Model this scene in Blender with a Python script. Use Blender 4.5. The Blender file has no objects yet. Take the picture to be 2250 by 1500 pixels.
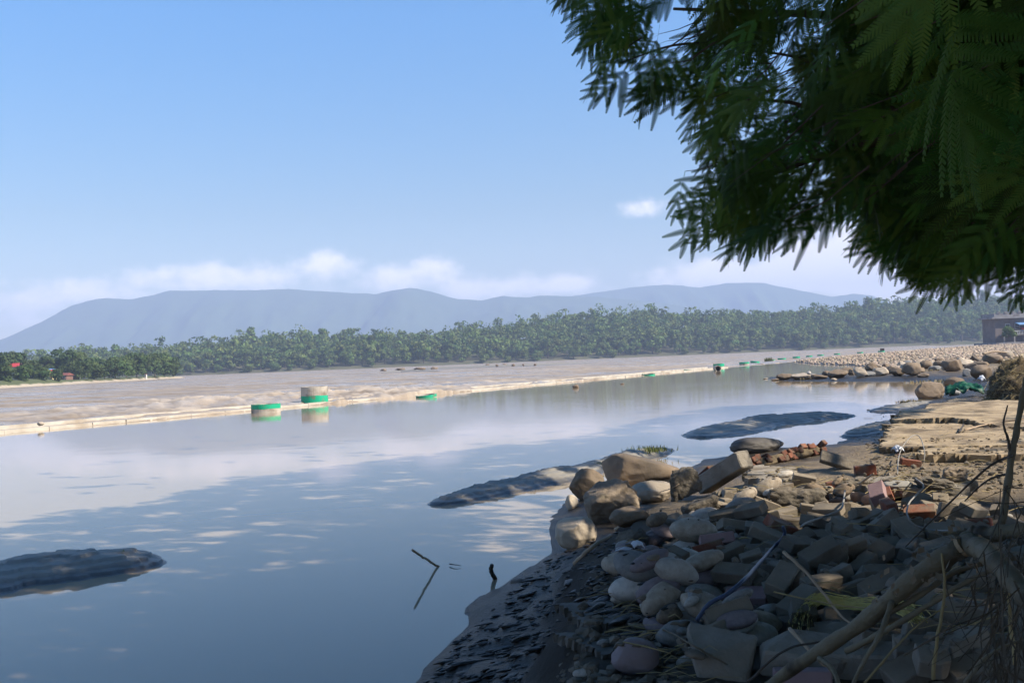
import bpy, bmesh, math, random
import numpy as np
from mathutils import Vector, Matrix, Euler

R = math.radians
scene = bpy.context.scene
COL = scene.collection

# ------------------------------------------------------------------ camera
IW, IH, FPX, CAMZ = 2250.0, 1500.0, 2300.0, 1.9
PITCH, ROLL = math.atan(39 / 2300), R(2.29)
fw = Vector((0, math.cos(PITCH), math.sin(PITCH)))
rt0 = Vector((1, 0, 0)); up0 = rt0.cross(fw)
rt = rt0 * math.cos(ROLL) - up0 * math.sin(ROLL)
up = up0 * math.cos(ROLL) + rt0 * math.sin(ROLL)
cd = bpy.data.cameras.new('camera'); cam = bpy.data.objects.new('camera', cd); COL.objects.link(cam)
M3 = Matrix((rt, up, -fw)).transposed()
cam.matrix_world = Matrix.Translation((0, 0, CAMZ)) @ M3.to_4x4()
cd.sensor_width = 36; cd.lens = 36 * FPX / IW; cd.clip_start = 0.05; cd.clip_end = 40000
scene.camera = cam

# ------------------------------------------------------------------ sky, sun, exposure
SUN_AZ, SUN_EL = R(110), R(41)
SUN = Vector((math.cos(SUN_EL) * math.sin(SUN_AZ), math.cos(SUN_EL) * math.cos(SUN_AZ), math.sin(SUN_EL)))
world = bpy.data.worlds.new('World'); scene.world = world; world.use_nodes = True
nt = world.node_tree; nt.nodes.clear()
def N(t, typ, **kw):
    n = t.nodes.new(typ)
    for k, v in kw.items():
        if isinstance(k, str) and k.startswith('i_'):
            n.inputs[k[2:]].default_value = v
        else:
            setattr(n, k, v)
    return n
def mth(t, op, a, b=None, c=None, clamp=False):
    n = t.nodes.new('ShaderNodeMath'); n.operation = op; n.use_clamp = clamp
    for i, v in enumerate((a, b, c)):
        if v is None: continue
        if isinstance(v, (int, float)): n.inputs[i].default_value = v
        else: t.links.new(v, n.inputs[i])
    return n.outputs[0]
def hor(px): return 834 - 0.040 * px
sky = N(nt, 'ShaderNodeTexSky', sky_type='NISHITA', sun_disc=False)
sky.sun_elevation = SUN_EL; sky.sun_rotation = SUN_AZ
sky.altitude = 100; sky.air_density = 1.0; sky.dust_density = 0.15; sky.ozone_density = 2.6
tc = N(nt, 'ShaderNodeTexCoord'); sx = N(nt, 'ShaderNodeSeparateXYZ')
nt.links.new(tc.outputs['Generated'], sx.inputs[0])
el = mth(nt, 'ARCSINE', sx.outputs[2]); az = mth(nt, 'ARCTAN2', sx.outputs[0], sx.outputs[1])
# cumulus banks low over the hills: (pixel x, pixel y, half width, half height, amount)
CLOUDS = [(60, 655, 110, 26, .75), (160, 635, 50, 16, .6), (310, 615, 70, 30, .65), (470, 605, 75, 30, 1.0), (600, 605, 48, 34, .85),
          (735, 580, 55, 30, .8), (870, 610, 60, 26, .95), (960, 590, 55, 24, .75), (1060, 640, 75, 20, .8), (1190, 625, 80, 18, .75),
          (1275, 622, 40, 14, .7), (1440, 445, 62, 32, .38), (1400, 462, 40, 16, .3), (1530, 600, 70, 24, .9), (1640, 610, 110, 30, .7),
          (1770, 500, 32, 26, .5), (1880, 555, 110, 55, 1.5), (1960, 600, 110, 55, 1.2), (2080, 630, 150, 60, .9), (1760, 590, 110, 36, .6)]
cx = N(nt, 'ShaderNodeCombineXYZ')
nt.links.new(mth(nt, 'MULTIPLY', az, 24.0), cx.inputs[0]); nt.links.new(mth(nt, 'MULTIPLY', el, 34.0), cx.inputs[1])
nz = N(nt, 'ShaderNodeTexNoise'); nz.inputs['Scale'].default_value = 1.0; nz.inputs['Detail'].default_value = 8; nz.inputs['Roughness'].default_value = 0.58
nt.links.new(cx.outputs[0], nz.inputs['Vector'])
acc = None
for (px, py, wx, wy, am) in CLOUDS:
    a0 = math.atan((px - 1125) / FPX); e0 = math.atan((hor(px) - py) / FPX * math.cos(a0))
    da = mth(nt, 'POWER', mth(nt, 'ABSOLUTE', mth(nt, 'MULTIPLY', mth(nt, 'SUBTRACT', az, a0), FPX / wx / 1.15)), 2.0)
    de = mth(nt, 'POWER', mth(nt, 'ABSOLUTE', mth(nt, 'MULTIPLY', mth(nt, 'SUBTRACT', el, e0), FPX / wy / 1.15)), 2.0)
    g = mth(nt, 'MULTIPLY', mth(nt, 'EXPONENT', mth(nt, 'MULTIPLY', mth(nt, 'ADD', da, de), -1.0)), am)
    acc = g if acc is None else mth(nt, 'ADD', acc, g)
# the same kind of low bank all the way round the horizon
bank = mth(nt, 'EXPONENT', mth(nt, 'MULTIPLY', mth(nt, 'POWER', mth(nt, 'ABSOLUTE', mth(nt, 'MULTIPLY', mth(nt, 'SUBTRACT', el, 0.055), 30.0)), 2.0), -1.0))
acc = mth(nt, 'ADD', acc, mth(nt, 'MULTIPLY', bank, 0.42))
dens = mth(nt, 'ADD', acc, mth(nt, 'MULTIPLY', mth(nt, 'MULTIPLY', mth(nt, 'SUBTRACT', nz.outputs[0], 0.5), 2.8), mth(nt, 'MULTIPLY', acc, 2.2, clamp=True)))
mr = N(nt, 'ShaderNodeMapRange', interpolation_type='SMOOTHSTEP')
mr.inputs[1].default_value = 0.22; mr.inputs[2].default_value = 1.3
nt.links.new(dens, mr.inputs[0])
cfac = mth(nt, 'MULTIPLY', mr.outputs[0], 0.84)
hs = N(nt, 'ShaderNodeHueSaturation'); hs.inputs['Saturation'].default_value = 1.3; nt.links.new(sky.outputs[0], hs.inputs['Color'])
mx = N(nt, 'ShaderNodeMix', data_type='RGBA')
# dusty lower sky, the same all the way round: a soft tint by elevation
er = N(nt, 'ShaderNodeValToRGB'); nt.links.new(mth(nt, 'MULTIPLY', el, 1.0 / 0.40, clamp=True), er.inputs[0]); ee = er.color_ramp.elements
ee[0].position = 0.0; ee[0].color = (.96, .75, .66, 1); ee[1].position = 1.0; ee[1].color = (1.18, 1.11, 1.09, 1)
e_ = ee.new(.36); e_.color = (1.01, .80, .70, 1)
e_ = ee.new(.80); e_.color = (1.18, 1.10, 1.08, 1)
tm = N(nt, 'ShaderNodeMix', data_type='RGBA', blend_type='MULTIPLY'); tm.inputs[0].default_value = 1; nt.links.new(hs.outputs[0], tm.inputs[6]); nt.links.new(er.outputs[0], tm.inputs[7])
nt.links.new(cfac, mx.inputs[0]); nt.links.new(tm.outputs[2], mx.inputs[6]); mx.inputs[7].default_value = (9.0, 8.3, 8.2, 1)
bg = N(nt, 'ShaderNodeBackground'); bg.inputs[1].default_value = 0.102
nt.links.new(mx.outputs[2], bg.inputs[0])
wo = N(nt, 'ShaderNodeOutputWorld'); nt.links.new(bg.outputs[0], wo.inputs[0])

sd = bpy.data.lights.new('sun', 'SUN'); sun = bpy.data.objects.new('sun', sd); COL.objects.link(sun)
sd.energy = 5.0; sd.angle = R(0.55); sd.color = (1.0, 0.90, 0.75)
sun.rotation_euler = (-SUN).to_track_quat('-Z', 'Y').to_euler(); sun.location = (30, -10, 40)

vs = scene.view_settings
vs.view_transform = 'Standard'; vs.look = 'None'; vs.gamma = 1; vs.use_curve_mapping = False
vs.exposure = 0.93
scene.render.engine = 'CYCLES'
cy = scene.cycles
cy.use_denoising = True; cy.max_bounces = 6; cy.diffuse_bounces = 3; cy.glossy_bounces = 3; cy.transmission_bounces = 3
cy.volume_bounces = 1; cy.transparent_max_bounces = 8; cy.caustics_reflective = False; cy.caustics_refractive = False
cy.use_adaptive_sampling = True; cy.adaptive_threshold = 0.02
world.cycles.sampling_method = 'MANUAL'; world.cycles.sample_map_resolution = 512

# ------------------------------------------------------------------ helpers
rng = np.random.default_rng(7)
random.seed(7)
def ray(px, py):
    d = fw * FPX + rt * (px - IW / 2) - up * (py - IH / 2)
    return d.normalized()
def at(px, py, z=0.0):
    d = ray(px, py); t = (z - CAMZ) / d.z
    return Vector((0, 0, CAMZ)) + d * t
def atd(px, py, Y):
    d = ray(px, py); return Vector((0, 0, CAMZ)) + d * (Y / d.y)
def hsh(ix, iy, iz, s):
    h = (ix * 374761393 + iy * 668265263 + iz * 1440662683 + s * 974634777) & 0xffffffff
    h = ((h ^ (h >> 13)) * 1274126177) & 0xffffffff
    h = ((h ^ (h >> 16)) * 2246822519) & 0xffffffff
    return ((h ^ (h >> 15)) & 0xffffff) / float(0xffffff)
def vn(p, s=0):
    p = np.asarray(p, float)
    if p.shape[-1] == 2: p = np.concatenate([p, np.zeros(p.shape[:-1] + (1,))], -1)
    i = np.floor(p).astype(np.int64); f = p - i; f = f * f * (3 - 2 * f)
    r = 0
    for dx in (0, 1):
        wx = f[..., 0] if dx else 1 - f[..., 0]
        for dy in (0, 1):
            wy = f[..., 1] if dy else 1 - f[..., 1]
            for dz in (0, 1):
                wz = f[..., 2] if dz else 1 - f[..., 2]
                r = r + wx * wy * wz * hsh(i[..., 0] + dx, i[..., 1] + dy, i[..., 2] + dz, s)
    return r * 2 - 1
def fbm(p, o=4, s=0, g=0.5):
    p = np.asarray(p, float); r = 0; a = 1; n = 0
    for k in range(o):
        r = r + a * vn(p * (2 ** k) + k * 17.3, s + k); n += a; a *= g
    return r / n
def sstep(a, b, x):
    t = np.clip((x - a) / (b - a), 0, 1); return t * t * (3 - 2 * t)
def np_mesh(name, V, F, smooth=False):
    V = np.asarray(V, np.float32); F = np.asarray(F, np.int32); k = F.shape[1]
    me = bpy.data.meshes.new(name)
    me.vertices.add(len(V)); me.vertices.foreach_set('co', V.ravel())
    me.loops.add(F.size); me.loops.foreach_set('vertex_index', F.ravel())
    me.polygons.add(len(F)); me.polygons.foreach_set('loop_start', np.arange(len(F), dtype=np.int32) * k)
    me.polygons.foreach_set('use_smooth', np.full(len(F), smooth))
    me.update(calc_edges=True)
    return me
def attr(me, name, vals):
    a = me.attributes.new(name, 'FLOAT', 'POINT'); a.data.foreach_set('value', np.asarray(vals, np.float32))
def obj(name, me, m=None, parent=None, loc=None, rot=None, scale=None):
    if m is not None and not me.materials: me.materials.append(m)
    o = bpy.data.objects.new(name, me); COL.objects.link(o)
    if parent is not None: o.parent = parent
    if loc is not None: o.location = loc
    if rot is not None: o.rotation_euler = rot
    if scale is not None: o.scale = scale
    return o
def tag(o, label=None, cat=None, group=None, kind=None):
    if label: o['label'] = label
    if cat: o['category'] = cat
    if group: o['group'] = group
    if kind: o['kind'] = kind
    return o
def empty(name, loc=(0, 0, 0), rz=0):
    o = bpy.data.objects.new(name, None); COL.objects.link(o); o.location = loc; o.rotation_euler = (0, 0, rz)
    o.empty_display_size = 0.1
    return o
def grid_faces(nu, nv):
    a = np.arange(nu * nv).reshape(nu, nv)
    return np.stack([a[:-1, :-1], a[1:, :-1], a[1:, 1:], a[:-1, 1:]], -1).reshape(-1, 4)
def bm_mesh(name, bm, smooth=False):
    me = bpy.data.meshes.new(name); bm.to_mesh(me); bm.free()
    for p in me.polygons: p.use_smooth = smooth
    return me
class MB:
    """collects simple solids into one mesh"""
    def __init__(s): s.v = []; s.f = []
    def add(s, V, F):
        b = len(s.v); s.v.extend([tuple(v) for v in V]); s.f.extend([tuple(i + b for i in f) for f in F]); return s
    def box(s, a, b):
        x0, y0, z0 = a; x1, y1, z1 = b
        return s.add([(x0, y0, z0), (x1, y0, z0), (x1, y1, z0), (x0, y1, z0), (x0, y0, z1), (x1, y0, z1), (x1, y1, z1), (x0, y1, z1)],
                     [(3, 2, 1, 0), (4, 5, 6, 7), (0, 1, 5, 4), (1, 2, 6, 5), (2, 3, 7, 6), (3, 0, 4, 7)])
    def prism(s, pts, z0, z1):
        n = len(pts)
        V = [(p[0], p[1], z0) for p in pts] + [(p[0], p[1], z1) for p in pts]
        return s.add(V, [tuple(range(n - 1, -1, -1)), tuple(range(n, 2 * n))] + [(i, (i + 1) % n, n + (i + 1) % n, n + i) for i in range(n)])
    def tube(s, pts, rad, n=8, closed_ends=True):
        pts = [Vector(p) for p in pts]; V = []; F = []
        if not hasattr(rad, '__len__'): rad = [rad] * len(pts)
        ref = None
        for i, p in enumerate(pts):
            t = (pts[min(i + 1, len(pts) - 1)] - pts[max(i - 1, 0)]).normalized()
            if ref is None: ref = Vector((0, 0, 1)) if abs(t.z) < .9 else Vector((1, 0, 0))
            a = t.cross(ref).normalized(); b = a.cross(t).normalized(); ref = b
            for k in range(n):
                w = 2 * math.pi * k / n; V.append(p + (a * math.cos(w) + b * math.sin(w)) * rad[i])
        for i in range(len(pts) - 1):
            for k in range(n):
                F.append((i * n + k, (i + 1) * n + k, (i + 1) * n + (k + 1) % n, i * n + (k + 1) % n))
        if closed_ends:
            F.append(tuple(range(n))); F.append(tuple((len(pts) - 1) * n + k for k in range(n - 1, -1, -1)))
        return s.add(V, F)
    def mesh(s, name, smooth=False):
        me = bpy.data.meshes.new(name); me.from_pydata(s.v, [], s.f)
        for p in me.polygons: p.use_smooth = smooth
        me.update(); return me
def curve(pts, n=24):
    """Catmull-Rom through control points"""
    P = [Vector(p) for p in pts]; P = [P[0] * 2 - P[1]] + P + [P[-1] * 2 - P[-2]]; out = []
    m = len(P) - 3
    for q in range(n + 1):
        u = q / n * m; i = min(int(u), m - 1); t = u - i
        a, b, c, d = P[i:i + 4]
        out.append(0.5 * ((2 * b) + (c - a) * t + (2 * a - 5 * b + 4 * c - d) * t * t + (3 * b - a - 3 * c + d) * t ** 3))
    return out

# ------------------------------------------------------------------ materials
def material(name, ramp, scale=3.0, rough=0.85, bump=0.0, bscale=20.0, spec=0.3, vary=0.0, hue=0.0, detail=6, dist=0.0, trans=0.0,
             stain=None, rough2=None, coords='Object', attrib=None, silt=0.0):
    m = bpy.data.materials.new(name); m.use_nodes = True; t = m.node_tree; t.nodes.clear()
    out = N(t, 'ShaderNodeOutputMaterial'); p = N(t, 'ShaderNodeBsdfPrincipled')
    p.inputs['Roughness'].default_value = rough; p.inputs['Specular IOR Level'].default_value = spec
    tcn = N(t, 'ShaderNodeTexCoord'); oi = N(t, 'ShaderNodeObjectInfo')
    va = N(t, 'ShaderNodeVectorMath', operation='MULTIPLY_ADD')
    t.links.new(oi.outputs['Random'], va.inputs[0]); va.inputs[1].default_value = (13, 27, 41); t.links.new(tcn.outputs[coords], va.inputs[2])
    vec = va.outputs[0]
    nz = N(t, 'ShaderNodeTexNoise'); nz.inputs['Scale'].default_value = scale; nz.inputs['Detail'].default_value = detail
    nz.inputs['Roughness'].default_value = .6; nz.inputs['Distortion'].default_value = dist
    t.links.new(vec, nz.inputs['Vector'])
    cr = N(t, 'ShaderNodeValToRGB'); e = cr.color_ramp.elements
    n = len(ramp)
    while len(e) < n: e.new(.5)
    for i, c in enumerate(ramp):
        e[i].position = 0.28 + 0.44 * i / max(1, n - 1); e[i].color = (*c, 1)
    t.links.new(nz.outputs[0], cr.inputs[0]); col = cr.outputs[0]
    if stain:
        sc_, colr, lo, hi = stain
        n2 = N(t, 'ShaderNodeTexNoise'); n2.inputs['Scale'].default_value = sc_; n2.inputs['Detail'].default_value = 5
        t.links.new(vec, n2.inputs['Vector'])
        mr = N(t, 'ShaderNodeMapRange'); mr.inputs[1].default_value = lo; mr.inputs[2].default_value = hi
        t.links.new(n2.outputs[0], mr.inputs[0])
        mm = N(t, 'ShaderNodeMix', data_type='RGBA'); t.links.new(mr.outputs[0], mm.inputs[0]); t.links.new(col, mm.inputs[6]); mm.inputs[7].default_value = (*colr, 1)
        col = mm.outputs[2]
    if vary or hue:
        hs = N(t, 'ShaderNodeHueSaturation')
        src = oi.outputs['Random']
        if attrib:
            an = N(t, 'ShaderNodeAttribute', attribute_name=attrib); src = mth(t, 'FRACT', mth(t, 'ADD', an.outputs['Fac'], oi.outputs['Random']))
        t.links.new(mth(t, 'MULTIPLY_ADD', src, 2 * vary, 1 - vary), hs.inputs['Value'])
        r2 = mth(t, 'FRACT', mth(t, 'MULTIPLY', src, 7.31))
        t.links.new(mth(t, 'MULTIPLY_ADD', r2, 2 * hue, .5 - hue), hs.inputs['Hue'])
        t.links.new(col, hs.inputs['Color']); col = hs.outputs[0]
    if silt:                                                         # silt the flood left lying on upward faces
        ge = N(t, 'ShaderNodeNewGeometry'); sz = N(t, 'ShaderNodeSeparateXYZ'); t.links.new(ge.outputs['Normal'], sz.inputs[0])
        n3 = N(t, 'ShaderNodeTexNoise'); n3.inputs['Scale'].default_value = 7; n3.inputs['Detail'].default_value = 6; t.links.new(ge.outputs['Position'], n3.inputs['Vector'])
        f3 = mth(t, 'MULTIPLY', mth(t, 'MULTIPLY', mth(t, 'MULTIPLY_ADD', sz.outputs[2], 2.2, -1.0, clamp=True), mth(t, 'MULTIPLY_ADD', n3.outputs[0], 3.6, -1.3, clamp=True)), silt)
        m3 = N(t, 'ShaderNodeMix', data_type='RGBA'); t.links.new(f3, m3.inputs[0]); t.links.new(col, m3.inputs[6]); m3.inputs[7].default_value = (.21, .165, .11, 1); col = m3.outputs[2]
    t.links.new(col, p.inputs['Base Color'])
    if rough2 is not None:
        t.links.new(mth(t, 'MULTIPLY_ADD', nz.outputs[0], rough2 - rough, rough), p.inputs['Roughness'])
    if bump:
        nb = N(t, 'ShaderNodeTexNoise'); nb.inputs['Scale'].default_value = bscale; nb.inputs['Detail'].default_value = 6; nb.inputs['Roughness'].default_value = .65
        t.links.new(vec, nb.inputs['Vector'])
        b = N(t, 'ShaderNodeBump'); b.inputs['Strength'].default_value = bump; b.inputs['Distance'].default_value = 0.02
        t.links.new(nb.outputs[0], b.inputs['Height']); t.links.new(b.outputs[0], p.inputs['Normal'])
    if trans:
        tr = N(t, 'ShaderNodeBsdfTranslucent'); t.links.new(col, tr.inputs[0])
        ms = N(t, 'ShaderNodeMixShader'); ms.inputs[0].default_value = trans
        t.links.new(p.outputs[0], ms.inputs[1]); t.links.new(tr.outputs[0], ms.inputs[2]); t.links.new(ms.outputs[0], out.inputs[0])
    else:
        t.links.new(p.outputs[0], out.inputs[0])
    m['_p'] = p.name
    return m
def pnode(m): return m.node_tree.nodes[m['_p']]

# ================================================================== THE SETTING
def simple_nodes(name):
    m = bpy.data.materials.new(name); m.use_nodes = True; t = m.node_tree; t.nodes.clear()
    out = N(t, 'ShaderNodeOutputMaterial'); p = N(t, 'ShaderNodeBsdfPrincipled'); t.links.new(p.outputs[0], out.inputs[0])
    return m, t, p
def mixc(t, fac, a, b):
    mm = N(t, 'ShaderNodeMix', data_type='RGBA')
    for i, v in ((0, fac), (6, a), (7, b)):
        if isinstance(v, tuple): mm.inputs[i].default_value = (*v, 1)
        elif isinstance(v, (int, float)): mm.inputs[i].default_value = v
        else: t.links.new(v, mm.inputs[i])
    return mm.outputs[2]
def noise(t, vec, scale, detail=4, rough=.55, dist=0.0):
    n = N(t, 'ShaderNodeTexNoise'); n.inputs['Scale'].default_value = scale; n.inputs['Detail'].default_value = detail
    n.inputs['Roughness'].default_value = rough; n.inputs['Distortion'].default_value = dist
    t.links.new(vec, n.inputs['Vector']); return n.outputs[0]
def rng_map(t, v, a, b, c=0.0, d=1.0):
    r = N(t, 'ShaderNodeMapRange', interpolation_type='SMOOTHSTEP'); t.links.new(v, r.inputs[0])
    for i, q in enumerate((a, b, c, d)): r.inputs[i + 1].default_value = q
    return r.outputs[0]
def bump(t, p, h, strength, dist=0.02, prev=None):
    b = N(t, 'ShaderNodeBump'); b.inputs['Strength'].default_value = strength; b.inputs['Distance'].default_value = dist
    t.links.new(h, b.inputs['Height'])
    if prev is not None: t.links.new(prev, b.inputs['Normal'])
    t.links.new(b.outputs[0], p.inputs['Normal']); return b.outputs[0]
def scaled(t, vec, s):
    v = N(t, 'ShaderNodeVectorMath', operation='MULTIPLY'); t.links.new(vec, v.inputs[0]); v.inputs[1].default_value = s; return v.outputs[0]

# --- materials of the setting
M = {}
M['earth'] = material('river_bed_earth', [(.16, .13, .09), (.24, .2, .15)], .02, .95)
m, t, p = simple_nodes('still_silty_water'); M['pond'] = m
g = N(t, 'ShaderNodeNewGeometry'); pos = g.outputs['Position']
c = mixc(t, noise(t, pos, .12, 3), (.295, .23, .152), (.35, .28, .192)); t.links.new(c, p.inputs['Base Color'])
p.inputs['Roughness'].default_value = .035; p.inputs['IOR'].default_value = 1.33; p.inputs['Specular IOR Level'].default_value = .40
n1 = noise(t, scaled(t, pos, (.35, 1.0, 1)), 1.6, 3); n2 = noise(t, scaled(t, pos, (.6, 1.6, 1)), 7.0, 2)
patch = rng_map(t, noise(t, pos, .09, 2), .42, .62, .25, 1.0)
sy = N(t, 'ShaderNodeSeparateXYZ'); t.links.new(pos, sy.inputs[0])
far = rng_map(t, sy.outputs[1], 14, 45, .12, 1.0)
b1 = N(t, 'ShaderNodeBump'); b1.inputs['Distance'].default_value = .05; t.links.new(mth(t, 'MULTIPLY', far, .085), b1.inputs['Strength']); t.links.new(n1, b1.inputs['Height'])
b2 = N(t, 'ShaderNodeBump'); b2.inputs['Distance'].default_value = .01; t.links.new(mth(t, 'MULTIPLY', mth(t, 'MULTIPLY', far, patch), .10), b2.inputs['Strength']); t.links.new(n2, b2.inputs['Height'])
t.links.new(b1.outputs[0], b2.inputs['Normal']); t.links.new(b2.outputs[0], p.inputs['Normal'])

m, t, p = simple_nodes('muddy_flood_water'); M['river'] = m
g = N(t, 'ShaderNodeNewGeometry'); pos = g.outputs['Position']
fo = N(t, 'ShaderNodeAttribute', attribute_name='foam').outputs['Fac']
c = mixc(t, rng_map(t, noise(t, scaled(t, pos, (.35, .8, 1)), .35, 6, .65), .33, .67), (.20, .155, .112), (.35, .283, .215))
c = mixc(t, fo, c, (.48, .40, .31)); t.links.new(c, p.inputs['Base Color'])
t.links.new(rng_map(t, noise(t, scaled(t, pos, (.12, .3, 1)), .35, 4), .4, .6, .22, .6), p.inputs['Roughness']); p.inputs['IOR'].default_value = 1.33; p.inputs['Specular IOR Level'].default_value = .32
bump(t, p, noise(t, scaled(t, pos, (.6, 1, 1)), 1.3, 5, .65), .75, .16)

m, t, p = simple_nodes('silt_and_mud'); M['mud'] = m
g = N(t, 'ShaderNodeNewGeometry'); pos = g.outputs['Position']; sy = N(t, 'ShaderNodeSeparateXYZ'); t.links.new(pos, sy.inputs[0])
nn = noise(t, pos, 1.4, 6); nf = noise(t, pos, 14, 6, .65)
dry = mixc(t, nn, (.21, .155, .095), (.36, .275, .175)); dry = mixc(t, rng_map(t, nf, .35, .7), dry, (.15, .12, .085))
wet = mixc(t, nf, (.013, .011, .009), (.040, .034, .027))
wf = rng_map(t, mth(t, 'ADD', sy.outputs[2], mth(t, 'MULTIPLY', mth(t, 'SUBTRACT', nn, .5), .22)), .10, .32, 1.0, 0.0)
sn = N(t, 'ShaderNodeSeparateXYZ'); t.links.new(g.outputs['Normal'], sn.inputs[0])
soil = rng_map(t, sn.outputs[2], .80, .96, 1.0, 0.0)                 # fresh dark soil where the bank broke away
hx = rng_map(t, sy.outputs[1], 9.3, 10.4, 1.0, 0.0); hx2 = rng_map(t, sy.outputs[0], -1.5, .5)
cc = mixc(t, mth(t, 'MULTIPLY', mth(t, 'MULTIPLY', hx, hx2), .85), mixc(t, wf, dry, wet), mixc(t, nf, (.03, .025, .019), (.075, .062, .046)))   # soil under the heap darkened so gaps read as deep shade
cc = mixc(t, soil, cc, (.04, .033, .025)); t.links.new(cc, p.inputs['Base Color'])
t.links.new(mth(t, 'MULTIPLY_ADD', wf, -.5, .92), p.inputs['Roughness']); p.inputs['Specular IOR Level'].default_value = .28
bump(t, p, noise(t, pos, 18, 8, .75), .9, .05)

m, t, p = simple_nodes('rippled_wet_silt'); M['silt'] = m
g = N(t, 'ShaderNodeNewGeometry'); pos = g.outputs['Position']
nf = noise(t, pos, 3, 6, .65); sy = N(t, 'ShaderNodeSeparateXYZ'); t.links.new(pos, sy.inputs[0])
wf = rng_map(t, mth(t, 'ADD', sy.outputs[2], mth(t, 'MULTIPLY', mth(t, 'SUBTRACT', nf, .5), .10)), .02, .09, 1.0, 0.0)
t.links.new(mixc(t, wf, mixc(t, nf, (.16, .145, .12), (.29, .265, .22)), (.075, .068, .058)), p.inputs['Base Color'])
t.links.new(mth(t, 'MULTIPLY_ADD', wf, -.35, .65), p.inputs['Roughness'])
bump(t, p, noise(t, pos, 30, 6, .7), .5, .02)

m, t, p = simple_nodes('forested_hillside'); M['mountain'] = m
g = N(t, 'ShaderNodeNewGeometry'); pos = g.outputs['Position']
t.links.new(mixc(t, noise(t, pos, .012, 8, .65), (.025, .05, .02), (.07, .10, .04)), p.inputs['Base Color']); p.inputs['Roughness'].default_value = 1
M['forest_floor'] = material('forest_floor', [(.05, .06, .03), (.11, .10, .06)], .1, .95)
M['sandbank'] = material('pale_sand_bank', [(.38, .33, .25), (.52, .46, .37)], .08, .95, .3, 2)

# --- the ground sheet under everything
s = 5500
o = obj('ground', np_mesh('ground', [(-s, -s, -1.4), (s, -s, -1.4), (s, s, -1.4), (-s, s, -1.4)], [(0, 1, 2, 3)]), M['earth']); tag(o, kind='structure')

# --- weir line between pond and river, from pixels on the water plane to the ground plan
WL = [at(*q) for q in ((-120, 963), (0, 952), (250, 928), (550, 905.5), (690, 890), (1000, 862), (1300, 834), (1500, 816.5), (1640, 804), (1760, 793), (1900, 778.5), (2000, 769))]
WL = [Vector((v.x, v.y, 0)) for v in WL]
d0 = (WL[1] - WL[2]).normalized()
WLX = [WL[0] + d0 * 60] + WL
# straighten slightly: a smooth cubic fit x(y)
ys = np.array([v.y for v in WL]); xs = np.array([v.x for v in WL])
cf = np.polyfit(ys, xs, 2, w=1 / ys)
def wall_x(y): return np.polyval(cf, y)
def wall_pt(y): return Vector((float(wall_x(y)), y, 0))

# --- pond
yy = np.concatenate([np.linspace(-40, 40, 30), np.linspace(42, 330, 100)])
left = np.where(yy < 5, wall_x(5) - 0 * yy - (5 - yy) * .4, wall_x(yy)) + 0.6
V = []; F = []
cols = 8
for j, y in enumerate(yy):
    for k in range(cols): V.append((left[j] + (max(260, left[j] + 60) - left[j]) * k / (cols - 1), y, 0))
o = obj('pond_water', np_mesh('pond_water', V, grid_faces(len(yy), cols)[:, ::-1]), M['pond']); tag(o, kind='structure')

# --- river: a sheet of muddy flood water with standing waves
na, nr = 480, 390
A = np.linspace(R(-50), R(40), na); Rr = 30 * (1600 / 30) ** (np.linspace(0, 1, nr) ** .9)
AA, RR = np.meshgrid(A, Rr, indexing='ij'); X = np.sin(AA) * RR; Y = np.cos(AA) * RR
P2 = np.stack([X, Y], -1)
def rapids(cxp, cyp, rx, ry):
    c0 = at(cxp, cyp); return np.exp(-((X - c0.x) / rx) ** 2 - ((Y - c0.y) / ry) ** 2)
rap = rapids(740, 872, 9, 12) + .75 * rapids(560, 880, 8, 8) + .55 * rapids(330, 897, 9, 9) + .6 * rapids(980, 846, 14, 14) + .5 * rapids(1350, 808, 30, 30) + .35 * rapids(120, 920, 8, 7)
rap = np.clip(rap, 0, 1.2)
rot = np.stack([X * .88 - Y * .47, X * .47 + Y * .88], -1)           # flow runs along the weir
w = fbm(rot * np.array([.55, .33]), 5, 3, .55); rid = 1 - np.abs(fbm(rot * np.array([.8, .5]), 4, 9, .55)) * 2
fade = np.clip(90 / RR, .25, 1)
Z = -.02 + .17 * w * fade + rap * (.36 * np.clip(rid, -.3, 1) * (0.6 + .6 * w) + .08)
wx = wall_x(Y); inside = X > wx + 0.5
Z = np.where(inside, -.6, Z)
foam = np.clip((rid - .55) * 2.2, 0, 1) * np.clip(rap * .75 + .2 * (w > .08), 0, 1) + np.clip((fbm(rot * np.array([2.0, .9]), 3, 21) - .15) * 2, 0, 1) * np.clip(rap, 0, 1) * .7
me = np_mesh('river_water', np.stack([X, Y, Z], -1).reshape(-1, 3), grid_faces(na, nr)[:, ::-1], True)
attr(me, 'foam', np.clip(foam, 0, 1).ravel())
o = obj('river_water', me, M['river']); tag(o, kind='structure')

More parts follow.
